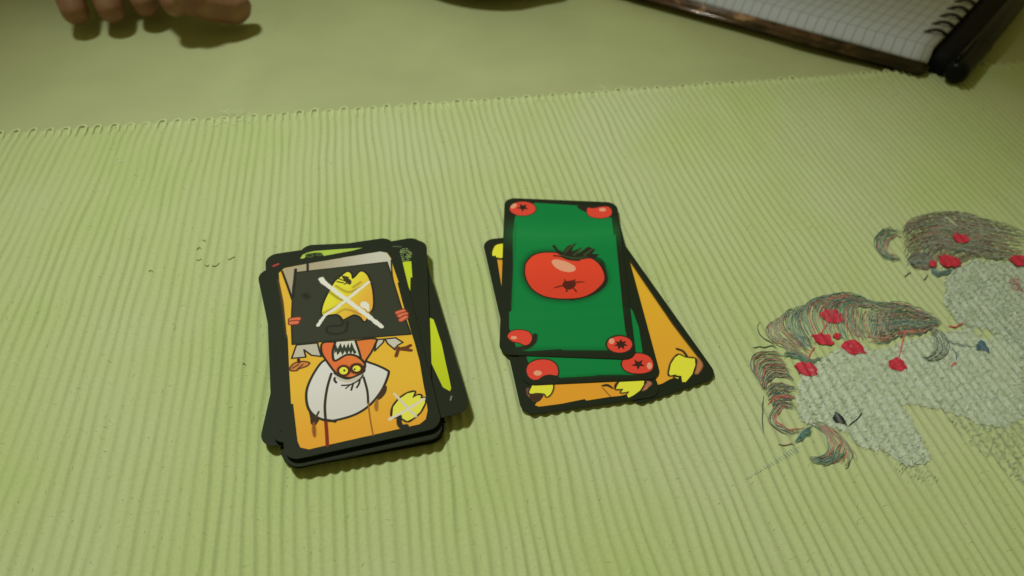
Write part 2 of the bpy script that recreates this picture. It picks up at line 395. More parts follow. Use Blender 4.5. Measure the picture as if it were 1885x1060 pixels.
fam += family(A7([(1000, 230), (980, 300), (990, 400), (1050, 480), (1120, 560)]), A7([(1500, 250), (1460, 300), (1430, 400), (1420, 500), (1400, 590)]), 44, [gr, ch, ro_, br, ol, g_, rd])
fam += family(A7([(950, 100), (1100, 110), (1200, 160), (1330, 190), (1500, 190)]), A7([(1100, 200), (1250, 220), (1350, 270), (1520, 280)]), 24, [g_, ch, ol, pa, br])
strands_mesh('mane_thread', fam, uni, THREADS, 'stuff')
for i, (x, y, rx, ry) in enumerate([(450, 175, 60, 34), (400, 292, 57, 30), (560, 335, 62, 36), (318, 447, 60, 37), (785, 422, 50, 34), (474, 275, 20, 17)]):
    rose(1370+x/2.79, 520+y/2.79, rx/2.79, ry/2.79, uni, i)
for p in ([(430, 205), (410, 235), (398, 258)], [(362, 330), (340, 365), (322, 402)], [(828, 245), (815, 300), (795, 385)]): strands_mesh('rose_stem', [(spline(A5(p), 5), 0.0003, 0)], uni, [THREADS[rd]])
patch('stitched_tip', A8([(1030, 520), (1090, 450), (1130, 470), (1170, 550), (1160, 600), (1120, 560), (1040, 560)]), uni, m_teal, lift=.0005, cell=.0004, ragged=.0004)
patch('eye', A5([(450, 700), (470, 668), (495, 680), (525, 715), (530, 738), (495, 728), (462, 715)]), uni, m_black, lift=.0006, cell=.0003, ragged=.0003)
strands_mesh('eyelash', [(spline(A5([(538, 736), (560, 718), (590, 692), (606, 662)]), 5), 0.0003, 0)], uni, [m_black])
hp = [(1374+ (1466-1374)*t, 880-(880-826)*t) for t in np.linspace(0, 1, 26)]
horn = []
for k, (x, y) in enumerate(hp):
    r = 1.2+4.5*k/26
    horn.append(([(x-r, y-r*1.0), (x, y), (x+r*.8, y+r*1.0)], 0.00018, k % 2))
strands_mesh('horn', horn, uni, [m_white, m_glint2])

# far unicorn
uni2 = empty('unicorn_embroidery', (0, 0, 0)); uni2.parent = mat
body2 = A6([(900, 790), (1000, 690), (1200, 600), (1500, 620), (1830, 690), (1830, 1560), (1640, 1500), (1480, 1400), (1350, 1330), (1150, 1300), (1000, 1230), (880, 1050)])
patch('body_stitching', body2, uni2, m_white)
stitches('silver_stitch', body2, 2800, uni2, [m_glint, m_white, m_glint2])
fam = []
fam += family(A6([(430, 330), (520, 190), (850, 105), (1100, 115), (1300, 180), (1500, 235), (1760, 330)]), A6([(480, 640), (560, 520), (700, 470), (850, 450), (1000, 500), (1400, 600), (1760, 600)]), 105, [gr, ch, br, gr, ol, br, gr, ro_])
fam += family(A6([(440, 640), (300, 600), (190, 500), (160, 400), (220, 310), (330, 275), (450, 290)]), A6([(440, 590), (350, 550), (300, 480), (305, 430), (345, 380), (400, 370), (470, 380)]), 26, [ch, gr, g_, ol, gr, rd])
fam += family(A6([(470, 640), (520, 560), (640, 520), (760, 560), (740, 660)]), A6([(560, 690), (620, 690), (680, 700), (730, 690), (760, 660)]), 40, [gr, ch, tl, br, gr])
fam += family(A6([(700, 420), (800, 300), (950, 280), (1200, 300), (1400, 380)]), A6([(700, 560), (850, 480), (1000, 500), (1200, 520), (1400, 480)]), 46, [ol, gr, br, gr, ch])
fam += family(A6([(560, 640), (640, 420), (800, 260), (1000, 200), (1300, 260)]), A6([(900, 700), (1000, 650), (1150, 600), (1300, 560), (1400, 540)]), 56, [ol, gr, br, gr, ch, ro_])
fam += family(A6([(730, 660), (760, 740), (830, 770), (940, 740), (1020, 690)]), A6([(780, 660), (820, 720), (870, 720), (940, 690), (1000, 670)]), 14, [ch, gr, tl])
fam += family(A6([(550, 715), (510, 745), (470, 772)]), A6([(555, 718), (512, 748), (470, 775)]), 2, [ch], .3)
fam += family(A6([(712, 740), (690, 790), (642, 815)]), A6([(715, 742), (694, 792), (645, 817)]), 2, [ch], .3)
fam += family(A6([(850, 160), (960, 190), (1040, 240), (1070, 300)]), A6([(860, 190), (950, 220), (1010, 260), (1050, 300)]), 8, [pa], .8, 0.00025)
fam += family(A6([(1540, 810), (1580, 800), (1640, 810), (1650, 860), (1620, 900)]), A6([(1550, 870), (1580, 890), (1610, 900), (1680, 930), (1740, 960)]), 16, [br, ch, gr, rd])
strands_mesh('mane_thread', fam, uni2, THREADS, 'stuff')
for i, (x, y, rx, ry) in enumerate([(1038, 388, 88, 46), (925, 620, 120, 62), (765, 650, 42, 36), (1640, 620, 105, 56)]):
    rose(1580+x/5.58, 370+y/5.58, rx/5.58, ry/5.58, uni2, 20+i, .0009)

# ------------------------------------------------------------------ cards
CW, CH, CT, CR = 0.056, 0.097, 0.00031, 0.0052
PPM = 11                       # picture dots per millimetre
IW, IH = int(56*PPM), int(97*PPM)

class Card:
    def __init__(s, ang, cons, z):
        """ang: rotation in degrees; cons: (side, pixel) points known to lie on that side; z: height of the top face"""
        s.z = z; s.a = R(ang); s.r = np.array([math.cos(s.a), math.sin(s.a)]); s.u = np.array([-math.sin(s.a), math.cos(s.a)])
        off = {'L': (0, -CW/2), 'R': (0, CW/2), 'T': (1, CH/2), 'B': (1, -CH/2)}
        acc = {0: [], 1: []}
        for side, p in cons:
            q = W(p[0], p[1], z); ax, d = off[side]; acc[ax].append(q.x*(s.r, s.u)[ax][0]+q.y*(s.r, s.u)[ax][1]-d)
        s.c = s.r*np.mean(acc[0])+s.u*np.mean(acc[1])
    def mm(s, pts):
        """photograph pixels -> millimetres on the card face, origin bottom left"""
        out = []
        for p in pts:
            q = W(p[0], p[1], s.z); d = np.array([q.x, q.y])-s.c
            out.append(((d@s.r+CW/2)*1000, (d@s.u+CH/2)*1000))
        return np.array(out)

class Art:
    def __init__(s, card=None, ink=(27, 33, 18)):
        s.card = card; s.I = np.zeros((IH, IW, 3)); s.I[:] = s.col(ink); s.X, s.Y = np.meshgrid((np.arange(IW)+.5)/PPM, (np.arange(IH)+.5)/PPM)
    def col(s, c): return np.array(alb(*c))
    def pts(s, p): return s.card.mm(p) if s.card else np.array(p, float)
    def fill(s, p, c, smooth=True, c2=None, g=None, n=6):
        P = s.pts(p)
        if smooth: P = spline(P, n, True)
        y0, y1 = int(max(0, (P[:, 1].min()-1)*PPM)), int(min(IH, (P[:, 1].max()+1)*PPM)); x0, x1 = int(max(0, (P[:, 0].min()-1)*PPM)), int(min(IW, (P[:, 0].max()+1)*PPM))
        if y1 <= y0 or x1 <= x0: return
        X, Y = s.X[y0:y1, x0:x1], s.Y[y0:y1, x0:x1]; h = .25/PPM
        a = sum(inside(P, X+dx, Y+dy).astype(float) for dx in (-h, h) for dy in (-h, h))/4
        col = s.col(c)[None, None]
        if c2 is not None:
            q = s.pts(g); d = q[1]-q[0]; t = np.clip(((X-q[0][0])*d[0]+(Y-q[0][1])*d[1])/(d@d), 0, 1)[..., None]; t = t*t*(3-2*t); col = col*(1-t)+s.col(c2)*t
        s.I[y0:y1, x0:x1] = s.I[y0:y1, x0:x1]*(1-a[..., None])+col*a[..., None]
    def line(s, p, c, wd, soft=0.08, smooth=True, closed=False, alpha=1, rough=0.0, taper=False):
        P = s.pts(p)
        if smooth and len(P) > 2: P = spline(P, 5, closed)
        if closed: P = np.vstack([P, P[:1]])
        pad = wd+soft+.5
        y0, y1 = int(max(0, (P[:, 1].min()-pad)*PPM)), int(min(IH, (P[:, 1].max()+pad)*PPM)); x0, x1 = int(max(0, (P[:, 0].min()-pad)*PPM)), int(min(IW, (P[:, 0].max()+pad)*PPM))
        if y1 <= y0 or x1 <= x0: return
        X, Y = s.X[y0:y1, x0:x1], s.Y[y0:y1, x0:x1]; D = np.full(X.shape, 1e9); n = len(P)-1
        for i in range(n):
            a, b = P[i], P[i+1]; d = b-a; L = d@d+1e-9; t = np.clip(((X-a[0])*d[0]+(Y-a[1])*d[1])/L, 0, 1)
            e = np.hypot(X-a[0]-t*d[0], Y-a[1]-t*d[1])
            if taper: e = e+wd/2*(1-math.sin(math.pi*(.12+.76*(i+.5)/n)))
            D = np.minimum(D, e)
        if rough: D = D+(vnoise(X*2.2, Y*2.2, 21)-.5)*rough
        a = np.clip((wd/2+soft-D)/(2*soft), 0, 1)*alpha
        if soft > .3: a = a*a*(3-2*a)
        s.I[y0:y1, x0:x1] = s.I[y0:y1, x0:x1]*(1-a[..., None])+s.col(c)*a[..., None]
    def image(s, name):
        L = np.clip(s.I, 0, 1); S = np.where(L <= .0031308, L*12.92, 1.055*L**(1/2.4)-.055)
        im = bpy.data.images.new(name, IW, IH); px = np.ones((IH, IW, 4), np.float32); px[..., :3] = S
        im.pixels.foreach_set(px.ravel()); im.update(); im.pack(); return im

def rounded(w_, h_, r, n=7):
    P = []
    for cx, cy, a0 in ((w_/2-r, h_/2-r, 0), (-w_/2+r, h_/2-r, 90), (-w_/2+r, -h_/2+r, 180), (w_/2-r, -h_/2+r, 270)):
        for k in range(n+1):
            a = R(a0+90*k/n); P.append((cx+r*math.cos(a), cy+r*math.sin(a)))
    return P
def stock_mesh(cut=0):
    bm = bmesh.new(); rings = []
    for ins, z in ((0.00006, -CT), (0, -CT+.00006), (0, -.00006), (0.00006, 0)):
        rings.append([bm.verts.new((x+cut/2, y, z)) for x, y in rounded(CW-2*ins-cut, CH-2*ins, CR-ins)])
    n = len(rings[0])
    for a, b_ in zip(rings, rings[1:]):
        for i in range(n): bm.faces.new((a[i], a[(i+1) % n], b_[(i+1) % n], b_[i]))
    bm.faces.new(rings[-1]); bm.faces.new(rings[0][::-1]); bm.normal_update()
    for f in bm.faces:
        if abs(f.normal.z) < .3 and len(f.verts) == 4: f.material_index = 1
    me = bpy.data.meshes.new('card_stock'); bm.to_mesh(me); me.materials.append(m_ink); me.materials.append(m_core); return me
def flat_mesh(name, pts, z):
    """pts in metres about the card centre; picture coordinates as UV"""
    bm = bmesh.new(); vs = [bm.verts.new((x, y, z)) for x, y in pts]; f = bm.faces.new(vs)
    if f.normal.z < 0 or f.calc_area() == 0: pass
    bm.normal_update()
    if f.normal.z < 0: f.normal_flip()
    bmesh.ops.triangulate(bm, faces=[f])
    uv = bm.loops.layers.uv.new('UV')
    for f in bm.faces:
        for l in f.loops: l[uv].uv = ((l.vert.co.x+CW/2)/CW, (l.vert.co.y+CH/2)/CH)
    me = bpy.data.meshes.new(name); bm.to_mesh(me); return me
m_ink = material('black_card_edge', alb(26, 32, 17), 0.5, 0.08, vary=0.1, vscale=200)
m_core = material('card_core', alb(52, 56, 38), 0.6, 0.3, vary=0.2, vscale=300)
STOCK = stock_mesh(); pass
FACE = rounded(CW-.0004, CH-.0004, CR-.0002)
def print_mat(name, art):
    m = bpy.data.materials.new(name); m.use_nodes = True; nt = m.node_tree; b = nt.nodes['Principled BSDF']
    im = nt.nodes.new('ShaderNodeTexImage'); im.image = art.image(name); im.interpolation = 'Linear'
    nt.links.new(im.outputs[0], b.inputs['Base Color']); b.inputs['Roughness'].default_value = .55; b.inputs['Specular IOR Level'].default_value = .08
    tc = nt.nodes.new('ShaderNodeTexCoord'); n = nt.nodes.new('ShaderNodeTexNoise'); n.inputs['Scale'].default_value = 1500
    nt.links.new(tc.outputs['Object'], n.inputs[0]); bp = nt.nodes.new('ShaderNodeBump'); bp.inputs['Strength'].default_value = .12; bp.inputs['Distance'].default_value = .0001
    nt.links.new(n.outputs['Fac'], bp.inputs['Height']); nt.links.new(bp.outputs[0], b.inputs['Normal'])
    return m
def build_card(card, mtl, label, group, subs=(), tilt=(0, 0), stock=None, face=None):
    t = empty('playing_card', (card.c[0], card.c[1], card.z), card.a); prop(t, label, 'playing card', group)
    t.rotation_euler = (R(tilt[0]), R(tilt[1]), card.a)
    link('card_stock', stock or STOCK, m_ink, t)
    f = link('printed_face', flat_mesh('printed_face', face or FACE, .00003), mtl, t)
    for nm, poly in subs:
        P = spline(card.mm(poly), 4, True)/1000-np.array([CW/2, CH/2])
        link(nm, flat_mesh(nm, [tuple(p) for p in P], .00006), mtl, f)
    return t

Z3 = lambda p: zl(p, 4.19, 880, 350)
Z4 = lambda p: zl(p, 4.19, 880, 560)
Q1 = lambda p: zl(p, 4.417, 460, 420)
Q2 = lambda p: zl(p, 4.417, 460, 620)
def ell(cx, cy, rx, ry, rot=0, n=16):
    return [(cx+rx*math.cos(2*math.pi*k/n)*math.cos(rot)-ry*math.sin(2*math.pi*k/n)*math.sin(rot), cy+rx*math.cos(2*math.pi*k/n)*math.sin(rot)+ry*math.sin(2*math.pi*k/n)*math.cos(rot)) for k in range(n)]
def star(cx, cy, r, n=5, q=.42, sy=.75, rot=0):
    return [(cx+(r if k % 2 == 0 else r*q)*math.cos(math.pi*k/n+rot), cy+sy*(r if k % 2 == 0 else r*q)*math.sin(math.pi*k/n+rot)) for k in range(2*n)]
RED, RED2, INK, HI = (204, 62, 36), (192, 60, 42), (34, 34, 22), (216, 136, 100)
GRN, GRN2, DGR = (12, 108, 48), (36, 126, 60), (10, 62, 28)

# ---- green tomato card on top of the right pile
c1 = Card(1.6, [('L', (918.2, 640)), ('R', (1164, 620)), ('L', (930, 400)), ('R', (1140, 400)), ('T', (1030, 368)), ('B', (1040, 657))], .0031)
def tomato_art(a):
    a.fill(Z3([(440, 97), (770, 118), (785, 150), (840, 165), (1030, 215), (1045, 340), (1060, 345), (1085, 600), (1105, 800), (1120, 955)]) +
           Z4([(1135, 200), (1150, 260), (1120, 352), (990, 355), (650, 353), (640, 345), (390, 362), (300, 350), (240, 180), (240, 62), (258, 50), (258, 0)]) + Z3([(270, 600), (268, 340), (285, 205), (330, 150)]), GRN, False)
    a.line(Z3([(300, 335), (700, 345), (1030, 320)]), (44, 134, 66), 2.0, 14, alpha=.6)
    a.line(Z4([(300, 90), (700, 80), (1100, 60)]), GRN2, .5, 5, alpha=.3)
    a.line(Z4([(300, 350), (700, 345), (1100, 350)]), DGR, 1, 2.0, alpha=.7)
    a.line(Z3([(290, 260), (272, 600), (262, 900)]), DGR, .6, 1.4, alpha=.6)
    T = [(365, 600), (375, 560), (420, 510), (480, 487), (560, 482), (620, 490), (680, 520), (740, 540), (800, 535), (870, 528), (930, 570), (965, 630), (972, 690), (940, 740), (880, 790), (800, 825), (700, 836), (600, 833), (510, 815), (430, 770), (385, 710), (365, 650)]
    a.line(Z3(T), (10, 60, 26), 3.2, 3.0, closed=True, alpha=1)
    a.fill(Z3([(590, 520), (930, 520), (980, 640), (860, 700), (600, 640)]), (12, 60, 26))
    a.line(Z3(T), INK, 1.5, .15, closed=True)
    a.line(Z3([(950, 560), (985, 650), (975, 730), (880, 800), (720, 842)]), INK, 1.6, .15)
    a.fill(Z3(T), RED, c2=(186, 56, 32), g=Z3([(600, 480), (640, 840)]))
    a.fill(Z3([(570, 430), (590, 420), (620, 462), (652, 478), (690, 430), (762, 408), (735, 440), (722, 472), (805, 440), (770, 490), (850, 435), (908, 458), (880, 490), (935, 495), (905, 525), (840, 527), (740, 545), (680, 525), (620, 495)]), INK, False)
    for q in ([(640, 500), (740, 525), (840, 512)], [(665, 485), (710, 440), (740, 420)], [(740, 500), (790, 455)], [(820, 500), (880, 455)]): a.line(Z3(q), (52, 66, 32), 1.0, .3, taper=True)
    a.line(Z3([(585, 506), (640, 512), (700, 535), (780, 542)]), INK, .9, .1)
    a.fill(Z3([(568, 552), (590, 535), (640, 540), (700, 560), (747, 590), (747, 620), (700, 632), (640, 620), (590, 590)]), HI)
    a.fill(Z3([(650, 735), (665, 705), (700, 700), (735, 695), (755, 720), (745, 745), (715, 765), (680, 765)]), (70, 30, 18))
    for q in ([(585, 755), (630, 742), (690, 732)], [(822, 710), (780, 708), (720, 722)], [(665, 688), (675, 705), (690, 730)], [(748, 692), (725, 725)], [(682, 782), (690, 750)], [(758, 782), (730, 750)]): a.line(Z3(q), (84, 30, 18), .8, .12, taper=True)
    # corner tomatoes
    E1 = ell(345, 143, 100, 53); a.line(Z3(E1), INK, .9, .1, closed=True); a.fill(Z3(E1), RED2); a.fill(Z3(ell(275, 122, 26, 16, -.6)), HI); a.fill(Z3(star(345, 133, 48, 5, .45, .7, .4)), (40, 34, 22), False)
    a.fill(Z3([(775, 120), (960, 118), (1030, 128), (1040, 160), (940, 150), (850, 170), (790, 150)]), INK)
    E2 = [(840, 150), (852, 136), (890, 140), (940, 130), (1000, 128), (1030, 155), (1022, 195), (970, 214), (900, 212), (850, 190)]; a.line(Z3(E2), INK, .8, .1, closed=True); a.fill(Z3(E2), RED2); a.fill(Z3(ell(960, 151, 27, 14)), HI)
    a.line(Z4([(440, 240), (430, 290), (380, 330), (300, 345)]), INK, 2.2, .5)
    E3 = [(230, 240), (262, 207), (330, 199), (392, 215), (415, 255), (400, 300), (360, 316), (320, 298), (270, 288), (237, 265)]; a.line(Z4(E3), INK, .9, .1, closed=True); a.fill(Z4(E3), RED2); a.fill(Z4(ell(276, 258, 24, 13)), HI)
    E4 = ell(1092, 310, 96, 63); a.line(Z4(E4), INK, 1.6, .5, closed=True); a.fill(Z4(E4), RED2); a.fill(Z4(ell(1030, 285, 22, 22)), HI); a.fill(Z4(star(1102, 310, 58, 7, .5, .75, .2)), (50, 30, 20), False)
    return Z3(T), Z3(E1), Z3(E2), Z4(E3), Z4(E4)
a1 = Art(c1); t_, e1, e2, e3, e4 = tomato_art(a1)
build_card(c1, print_mat('tomato_card_print', a1), 'green card with one big red tomato, topmost of the right pile', 'cards of the right pile',
           [('tomato_print', t_), ('corner_tomato_print', e1), ('corner_tomato_print', e2), ('corner_tomato_print', e3), ('corner_tomato_print', e4)])

# ---- second green card
c2 = Card(7.3, [('R', (1181, 560)), ('R', (1205, 650)), ('B', (1080, 704))], .0027)
a = Art(c2)
a.fill(Z4([(300, 0), (1150, 0), (1195, 55), (1240, 180), (1268, 365), (1200, 545), (920, 545), (905, 552), (620, 568), (430, 560), (380, 430)]), GRN, False)
a.line(Z4([(400, 560), (620, 568), (920, 548), (1200, 540)]), DGR, .8, 1.4, alpha=.7)
E3 = [(375, 500), (400, 455), (460, 430), (540, 430), (595, 460), (615, 505), (610, 548), (560, 543), (510, 550), (460, 580), (420, 580), (385, 550)]
a.fill(Z4([(470, 590), (520, 555), (600, 550), (630, 575), (560, 610)]), INK)
a.line(Z4(E3), INK, 1.2, .3, closed=True); a.fill(Z4(E3), RED2); a.fill(Z4(ell(460, 531, 32, 20)), HI)
E4 = [(1110, 460), (1128, 422), (1165, 400), (1195, 386), (1250, 380), (1320, 405), (1350, 460), (1335, 510), (1270, 532), (1190, 530), (1130, 505)]
a.line(Z4(E4), INK, 1.2, .3, closed=True); a.fill(Z4(E4), RED2); a.fill(Z4(ell(1322, 475, 20, 26)), HI); a.fill(Z4(star(1236, 463, 58, 5, .42, .75, .35)), (56, 30, 22), False)
build_card(c2, print_mat('second_tomato_card_print', a), 'green tomato card mostly covered, second from the top of the right pile', 'cards of the right pile', [('corner_tomato_print', Z4(E3)), ('corner_tomato_print', Z4(E4))])

ORG, ORG2, YEL = (202, 152, 38), (196, 136, 36), (212, 200, 50)
# ---- orange card sticking out bottom left
c3 = Card(13.2, [('L', (950, 712)), ('L', (919, 579)), ('B', (1090, 748)), ('T', (912, 438))], .0023)
a = Art(c3)
a.fill([(915.3, 477.7), (1080, 440), (1180, 560)] + Z4([(1300, 590), (1335, 610), (1300, 655), (1100, 706), (1010, 715), (835, 743), (822, 731), (640, 768), (470, 790), (438, 778), (470, 735)]) + [(982, 727), (960, 650), (923, 526)], ORG2, False)
a.line(Z4([(390, 660), (400, 700), (440, 715), (470, 700)]), (120, 80, 60), 1.6, .6)
P1 = [(395, 682), (412, 640), (440, 600), (560, 600), (578, 640), (560, 690), (530, 712), (512, 690), (450, 684), (420, 690)]
a.line(Z4(P1), INK, 1.3, .4, closed=True); a.fill(Z4([(400, 700), (450, 695), (505, 700), (470, 750), (420, 750)]), (60, 40, 24)); a.fill(Z4(P1), YEL)
P2_ = [(1062, 655), (1090, 600), (1280, 590), (1278, 620), (1250, 665), (1200, 702), (1160, 722), (1148, 700), (1168, 672), (1102, 682), (1122, 652)]
a.line(Z4([(1270, 650), (1320, 610)]), (150, 96, 70), 2.0, .5); a.line(Z4(P2_), INK, 1.1, .3, closed=True); a.fill(Z4(P2_), YEL, False)
a.line(Z4([(955, 630), (1000, 625), (1040, 650)]), INK, 1.2, .2, taper=True); a.line(Z4([(960, 645), (1020, 710)]), (120, 80, 30), .5)
P3 = [(110, 482), (130, 432), (170, 415), (215, 425), (215, 520), (150, 525), (135, 505), (115, 508)]
a.line(Z3(P3), INK, 1.6, .3, closed=True); a.fill(Z3(P3), (206, 208, 46)); a.line(Z3([(150, 525), (180, 530), (200, 520)]), (50, 44, 24), 1.0, .2)
build_card(c3, print_mat('orange_card_print', a), 'orange card with yellow corner peppers poking out below the green cards', 'cards of the right pile', [('corner_pepper_print', Z4(P1)), ('corner_pepper_print', Z4(P2_)), ('corner_pepper_print', Z3(P3))])

# ---- slanted orange card
c4 = Card(24.4, [('R', (1243, 580)), ('R', (1290, 648)), ('B', (1250, 719))], .0019)
a = Art(c4)
pan = [(1040, 470), (1100, 440), (1150, 468), (1157, 479), (1226, 580), (1238, 598), (1271, 641), (1286, 660), (1290.5, 672), (1283, 684), (1233, 698), (1219, 706), (1100, 740), (1040, 560)]
a.fill(pan, ORG, False, (196, 142, 38), [(1170, 500), (1230, 690)])
a.line([(1150, 468), (1226, 580), (1286, 660)], (120, 84, 24), .5, .9, alpha=.6)
P4 = [(1472, 532), (1488, 460), (1520, 410), (1550, 390), (1600, 412), (1672, 420), (1676, 470), (1652, 540), (1602, 600), (1575, 600), (1566, 552), (1540, 575), (1512, 562), (1532, 540), (1482, 550)]
a.line(Z4([(1690, 430), (1710, 470), (1680, 520)]), (160, 104, 60), 2.4, .6)
a.line(Z4(P4), INK, 1.3, .4, closed=True); a.fill(Z4(P4), YEL, False)
a.line(Z4([(1535, 345), (1580, 362), (1610, 400)]), INK, 1.2, .4); a.line(Z4([(1520, 555), (1560, 560)]), INK, 1, .2)
build_card(c4, print_mat('slanted_card_print', a), 'orange card with a yellow pepper slanting out on the right of the right pile', 'cards of the right pile', [('corner_pepper_print', Z4(P4))],
           stock=stock_mesh(.017), face=[(x+.0085, y) for x, y in rounded(CW-.0174, CH-.0004, CR-.0002)])

# ---- the tall pile on the left: cook card on top
pk = dict(z=.0078)
def fromprint(ang, corners, z):
    c = Card(ang, [('L', corners[0])]*1+[('T', corners[0])], z)
    P = [W(x, y, z) for x, y in corners]; c.c = np.array([sum(p.x for p in P)/4, sum(p.y for p in P)/4]); return c
cA = fromprint(18.2, [(512, 497), (722, 462), (790, 780), (548, 828)], .0078)
a = Art(cA)
base = Q1([(235, 365), (280, 325), (460, 290), (740, 243), (760, 238), (1060, 190), (1115, 200), (1145, 240), (1165, 310), (1210, 440), (1200, 445), (1240, 600), (1320, 870)]) + \
       Q2([(1340, 50), (1380, 200), (1410, 380), (1430, 480), (1445, 600), (1430, 670), (1380, 710), (1000, 797), (630, 880), (480, 915), (410, 900), (388, 850), (352, 545), (335, 545), (320, 280), (308, 0)]) + Q1([(300, 860), (275, 600), (240, 430)])
a.fill(base, (208, 156, 42), False, (196, 138, 36), Q2([(900, 300), (900, 880)]))
a.line(Q1([(250, 420), (290, 650), (320, 880)]), (206, 150, 60), 1, 1.5, alpha=.5)
a.fill(Q1([(272, 330), (460, 290), (745, 243), (760, 238), (1060, 190), (1112, 200), (1143, 245), (1152, 365), (1115, 300), (700, 340), (375, 380), (345, 575), (310, 470)]), (150, 140, 108), False, (174, 172, 148), Q1([(500, 300), (1100, 230)]))
a.line(Q1([(262, 350), (310, 480), (345, 580)]), INK, 1.0, .12); a.line(Q1([(1150, 260), (1160, 400), (1200, 560), (1290, 810)]), INK, .7, .1)
SIGN = Q1([(375, 360), (745, 318), (1115, 275), (1160, 410), (1230, 640), (1310, 862), (830, 900), (345, 945), (338, 760), (345, 600), (350, 480)])
a.fill(SIGN, (46, 49, 33), False); a.line(SIGN, INK, .7, .1, smooth=False, closed=True)
a.line(Q1([(470, 290), (470, 350)]), INK, 1.1, .1); a.line(Q1([(372, 335), (352, 560)]), INK, 1.3, .12)
a.line(Q1([(450, 545), (465, 560)]), (30, 30, 20), 2.5, 1.2)
PEP = [(590, 700), (600, 620), (640, 530), (690, 440), (740, 395), (790, 358), (820, 372), (832, 412), (860, 395), (900, 355), (940, 370), (970, 420), (990, 490), (1000, 580), (995, 650), (970, 690), (935, 755), (900, 720), (850, 700), (800, 720), (760, 740), (730, 735), (712, 705), (640, 712)]
a.line(Q1(PEP), (26, 28, 18), 1.6, .5, closed=True)
a.fill(Q1(PEP), (204, 192, 44), True, (204, 150, 48), Q1([(680, 500), (960, 620)]))
for q, wd in (([(650, 520), (720, 570), (770, 590)], 2.2), ([(980, 440), (900, 480), (800, 520), (700, 470)], 1.6), ([(600, 690), (700, 640), (780, 600)], 1.6), ([(980, 690), (900, 660), (820, 620)], 1.8), ([(900, 440), (840, 480)], 1.6), ([(700, 700), (780, 660), (900, 700)], .8)):
    a.line(Q1(q), (84, 66, 18), wd*.35, 1.0, alpha=.9)
a.fill(Q1([(900, 610), (930, 595), (968, 620), (965, 680), (940, 655), (905, 640)]), (220, 208, 170))
a.fill(Q1([(600, 718), (660, 706), (715, 712), (735, 740), (760, 745), (750, 795), (640, 800), (620, 850), (560, 800)]), (46, 49, 33))
a.line(Q1([(640, 712), (710, 708), (750, 750), (745, 790), (640, 800), (628, 845), (700, 862), (780, 835), (795, 760)]), INK, 1.2, .15)
a.fill(Q1([(750, 395), (790, 400), (825, 430), (815, 460), (780, 440)]), (52, 44, 20)); a.line(Q1([(720, 410), (760, 425), (800, 440)]), (60, 50, 20), .6)
for q in ([(755, 390), (800, 400)], [(770, 455), (820, 430)], [(710, 435), (760, 445)]): a.line(Q1(q), (60, 50, 22), .7, .15)
a.line(Q1([(965, 440), (900, 490), (790, 580), (700, 650), (610, 712), (555, 790)]), (200, 198, 184), 1.35, .1, rough=.4)
a.line(Q1([(580, 420), (640, 470), (790, 585), (930, 690), (1070, 800)]), (204, 202, 188), 1.95, .1, rough=.5)
a.line(Q1([(580, 415), (600, 440)]), (204, 202, 188), 2.4, .15, rough=.4)
for q in ([(335, 745), (395, 738)], [(335, 770), (382, 766)], [(1200, 688), (1250, 672)], [(1215, 712), (1268, 696)], [(1228, 745), (1268, 722)]):
    a.line(Q1(q), (90, 40, 22), 2.7, .15); a.line(Q1(q), (192, 96, 62), 1.7, .15)
# cook
sl = Q2([(378, 67), (550, 50), (565, 110), (582, 160), (500, 150), (440, 105), (455, 165), (340, 175)]); a.fill(sl, (166, 160, 134), False); a.line(sl, INK, .7, .1, False, True)
sr_ = Q2([(1030, 22), (1092, 18), (1085, 45), (1015, 115)]); a.fill(sr_, (172, 168, 142), False); a.line(sr_, INK, .7, .1, False, True)
sr2 = Q2([(1098, 18), (1185, 8), (1245, 45), (1200, 70), (1180, 105), (1120, 55)]); a.fill(sr2, (172, 168, 142), False); a.line(sr2, INK, .7, .1, False, True)
hd = [(325, 255), (360, 215), (430, 200), (485, 212), (460, 240), (400, 260), (380, 275), (335, 275)]; a.fill(Q2(hd), (178, 110, 50)); a.line(Q2(hd), (80, 46, 20), .7, .15, closed=True)
a.line(Q2([(395, 185), (400, 205)]), (60, 34, 18), 1.3)
for q in ([(345, 255), (395, 225)], [(385, 265), (430, 225)]): a.line(Q2(q), (80, 46, 20), .6)
for q in ([(1190, 90), (1240, 100), (1305, 70)], [(1230, 100), (1310, 110)], [(1210, 90), (1190, 155)], [(1240, 92), (1285, 85)]): a.line(Q2(q), (92, 50, 20), 1.5, .15); 
HAT = [(600, 195), (530, 280), (475, 390), (458, 480), (475, 580), (530, 645), (620, 680), (700, 678), (860, 630), (980, 550), (1075, 430), (1128, 300), (1110, 268), (1030, 230), (960, 205), (900, 180), (700, 180)]
a.fill(Q2(HAT), (188, 185, 168), True, (180, 177, 158), Q2([(800, 300), (800, 680)])); a.line(Q2(HAT), INK, 1.0, .12, closed=True)
HEAD = [(592, 50), (700, 40), (860, 28), (1022, 15), (1015, 70), (985, 130), (940, 200), (935, 250), (900, 300), (820, 333), (740, 320), (695, 290), (640, 220), (585, 130)]
a.fill(Q2(HEAD), (198, 94, 44), True, (194, 108, 44), Q2([(600, 80), (1000, 80)])); a.line(Q2(HEAD), INK, .9, .12, closed=True)
MO = [(695, 42), (780, 36), (858, 30), (885, 110), (902, 165), (800, 148), (690, 192), (674, 120)]
a.fill(Q2(MO), (184, 180, 156), False); a.line(Q2([(695, 42), (674, 120), (690, 195), (780, 148), (850, 150), (900, 178), (935, 215)]), INK, 1.0, .12); a.line(Q2([(858, 30), (885, 110), (902, 170)]), INK, .9, .1)
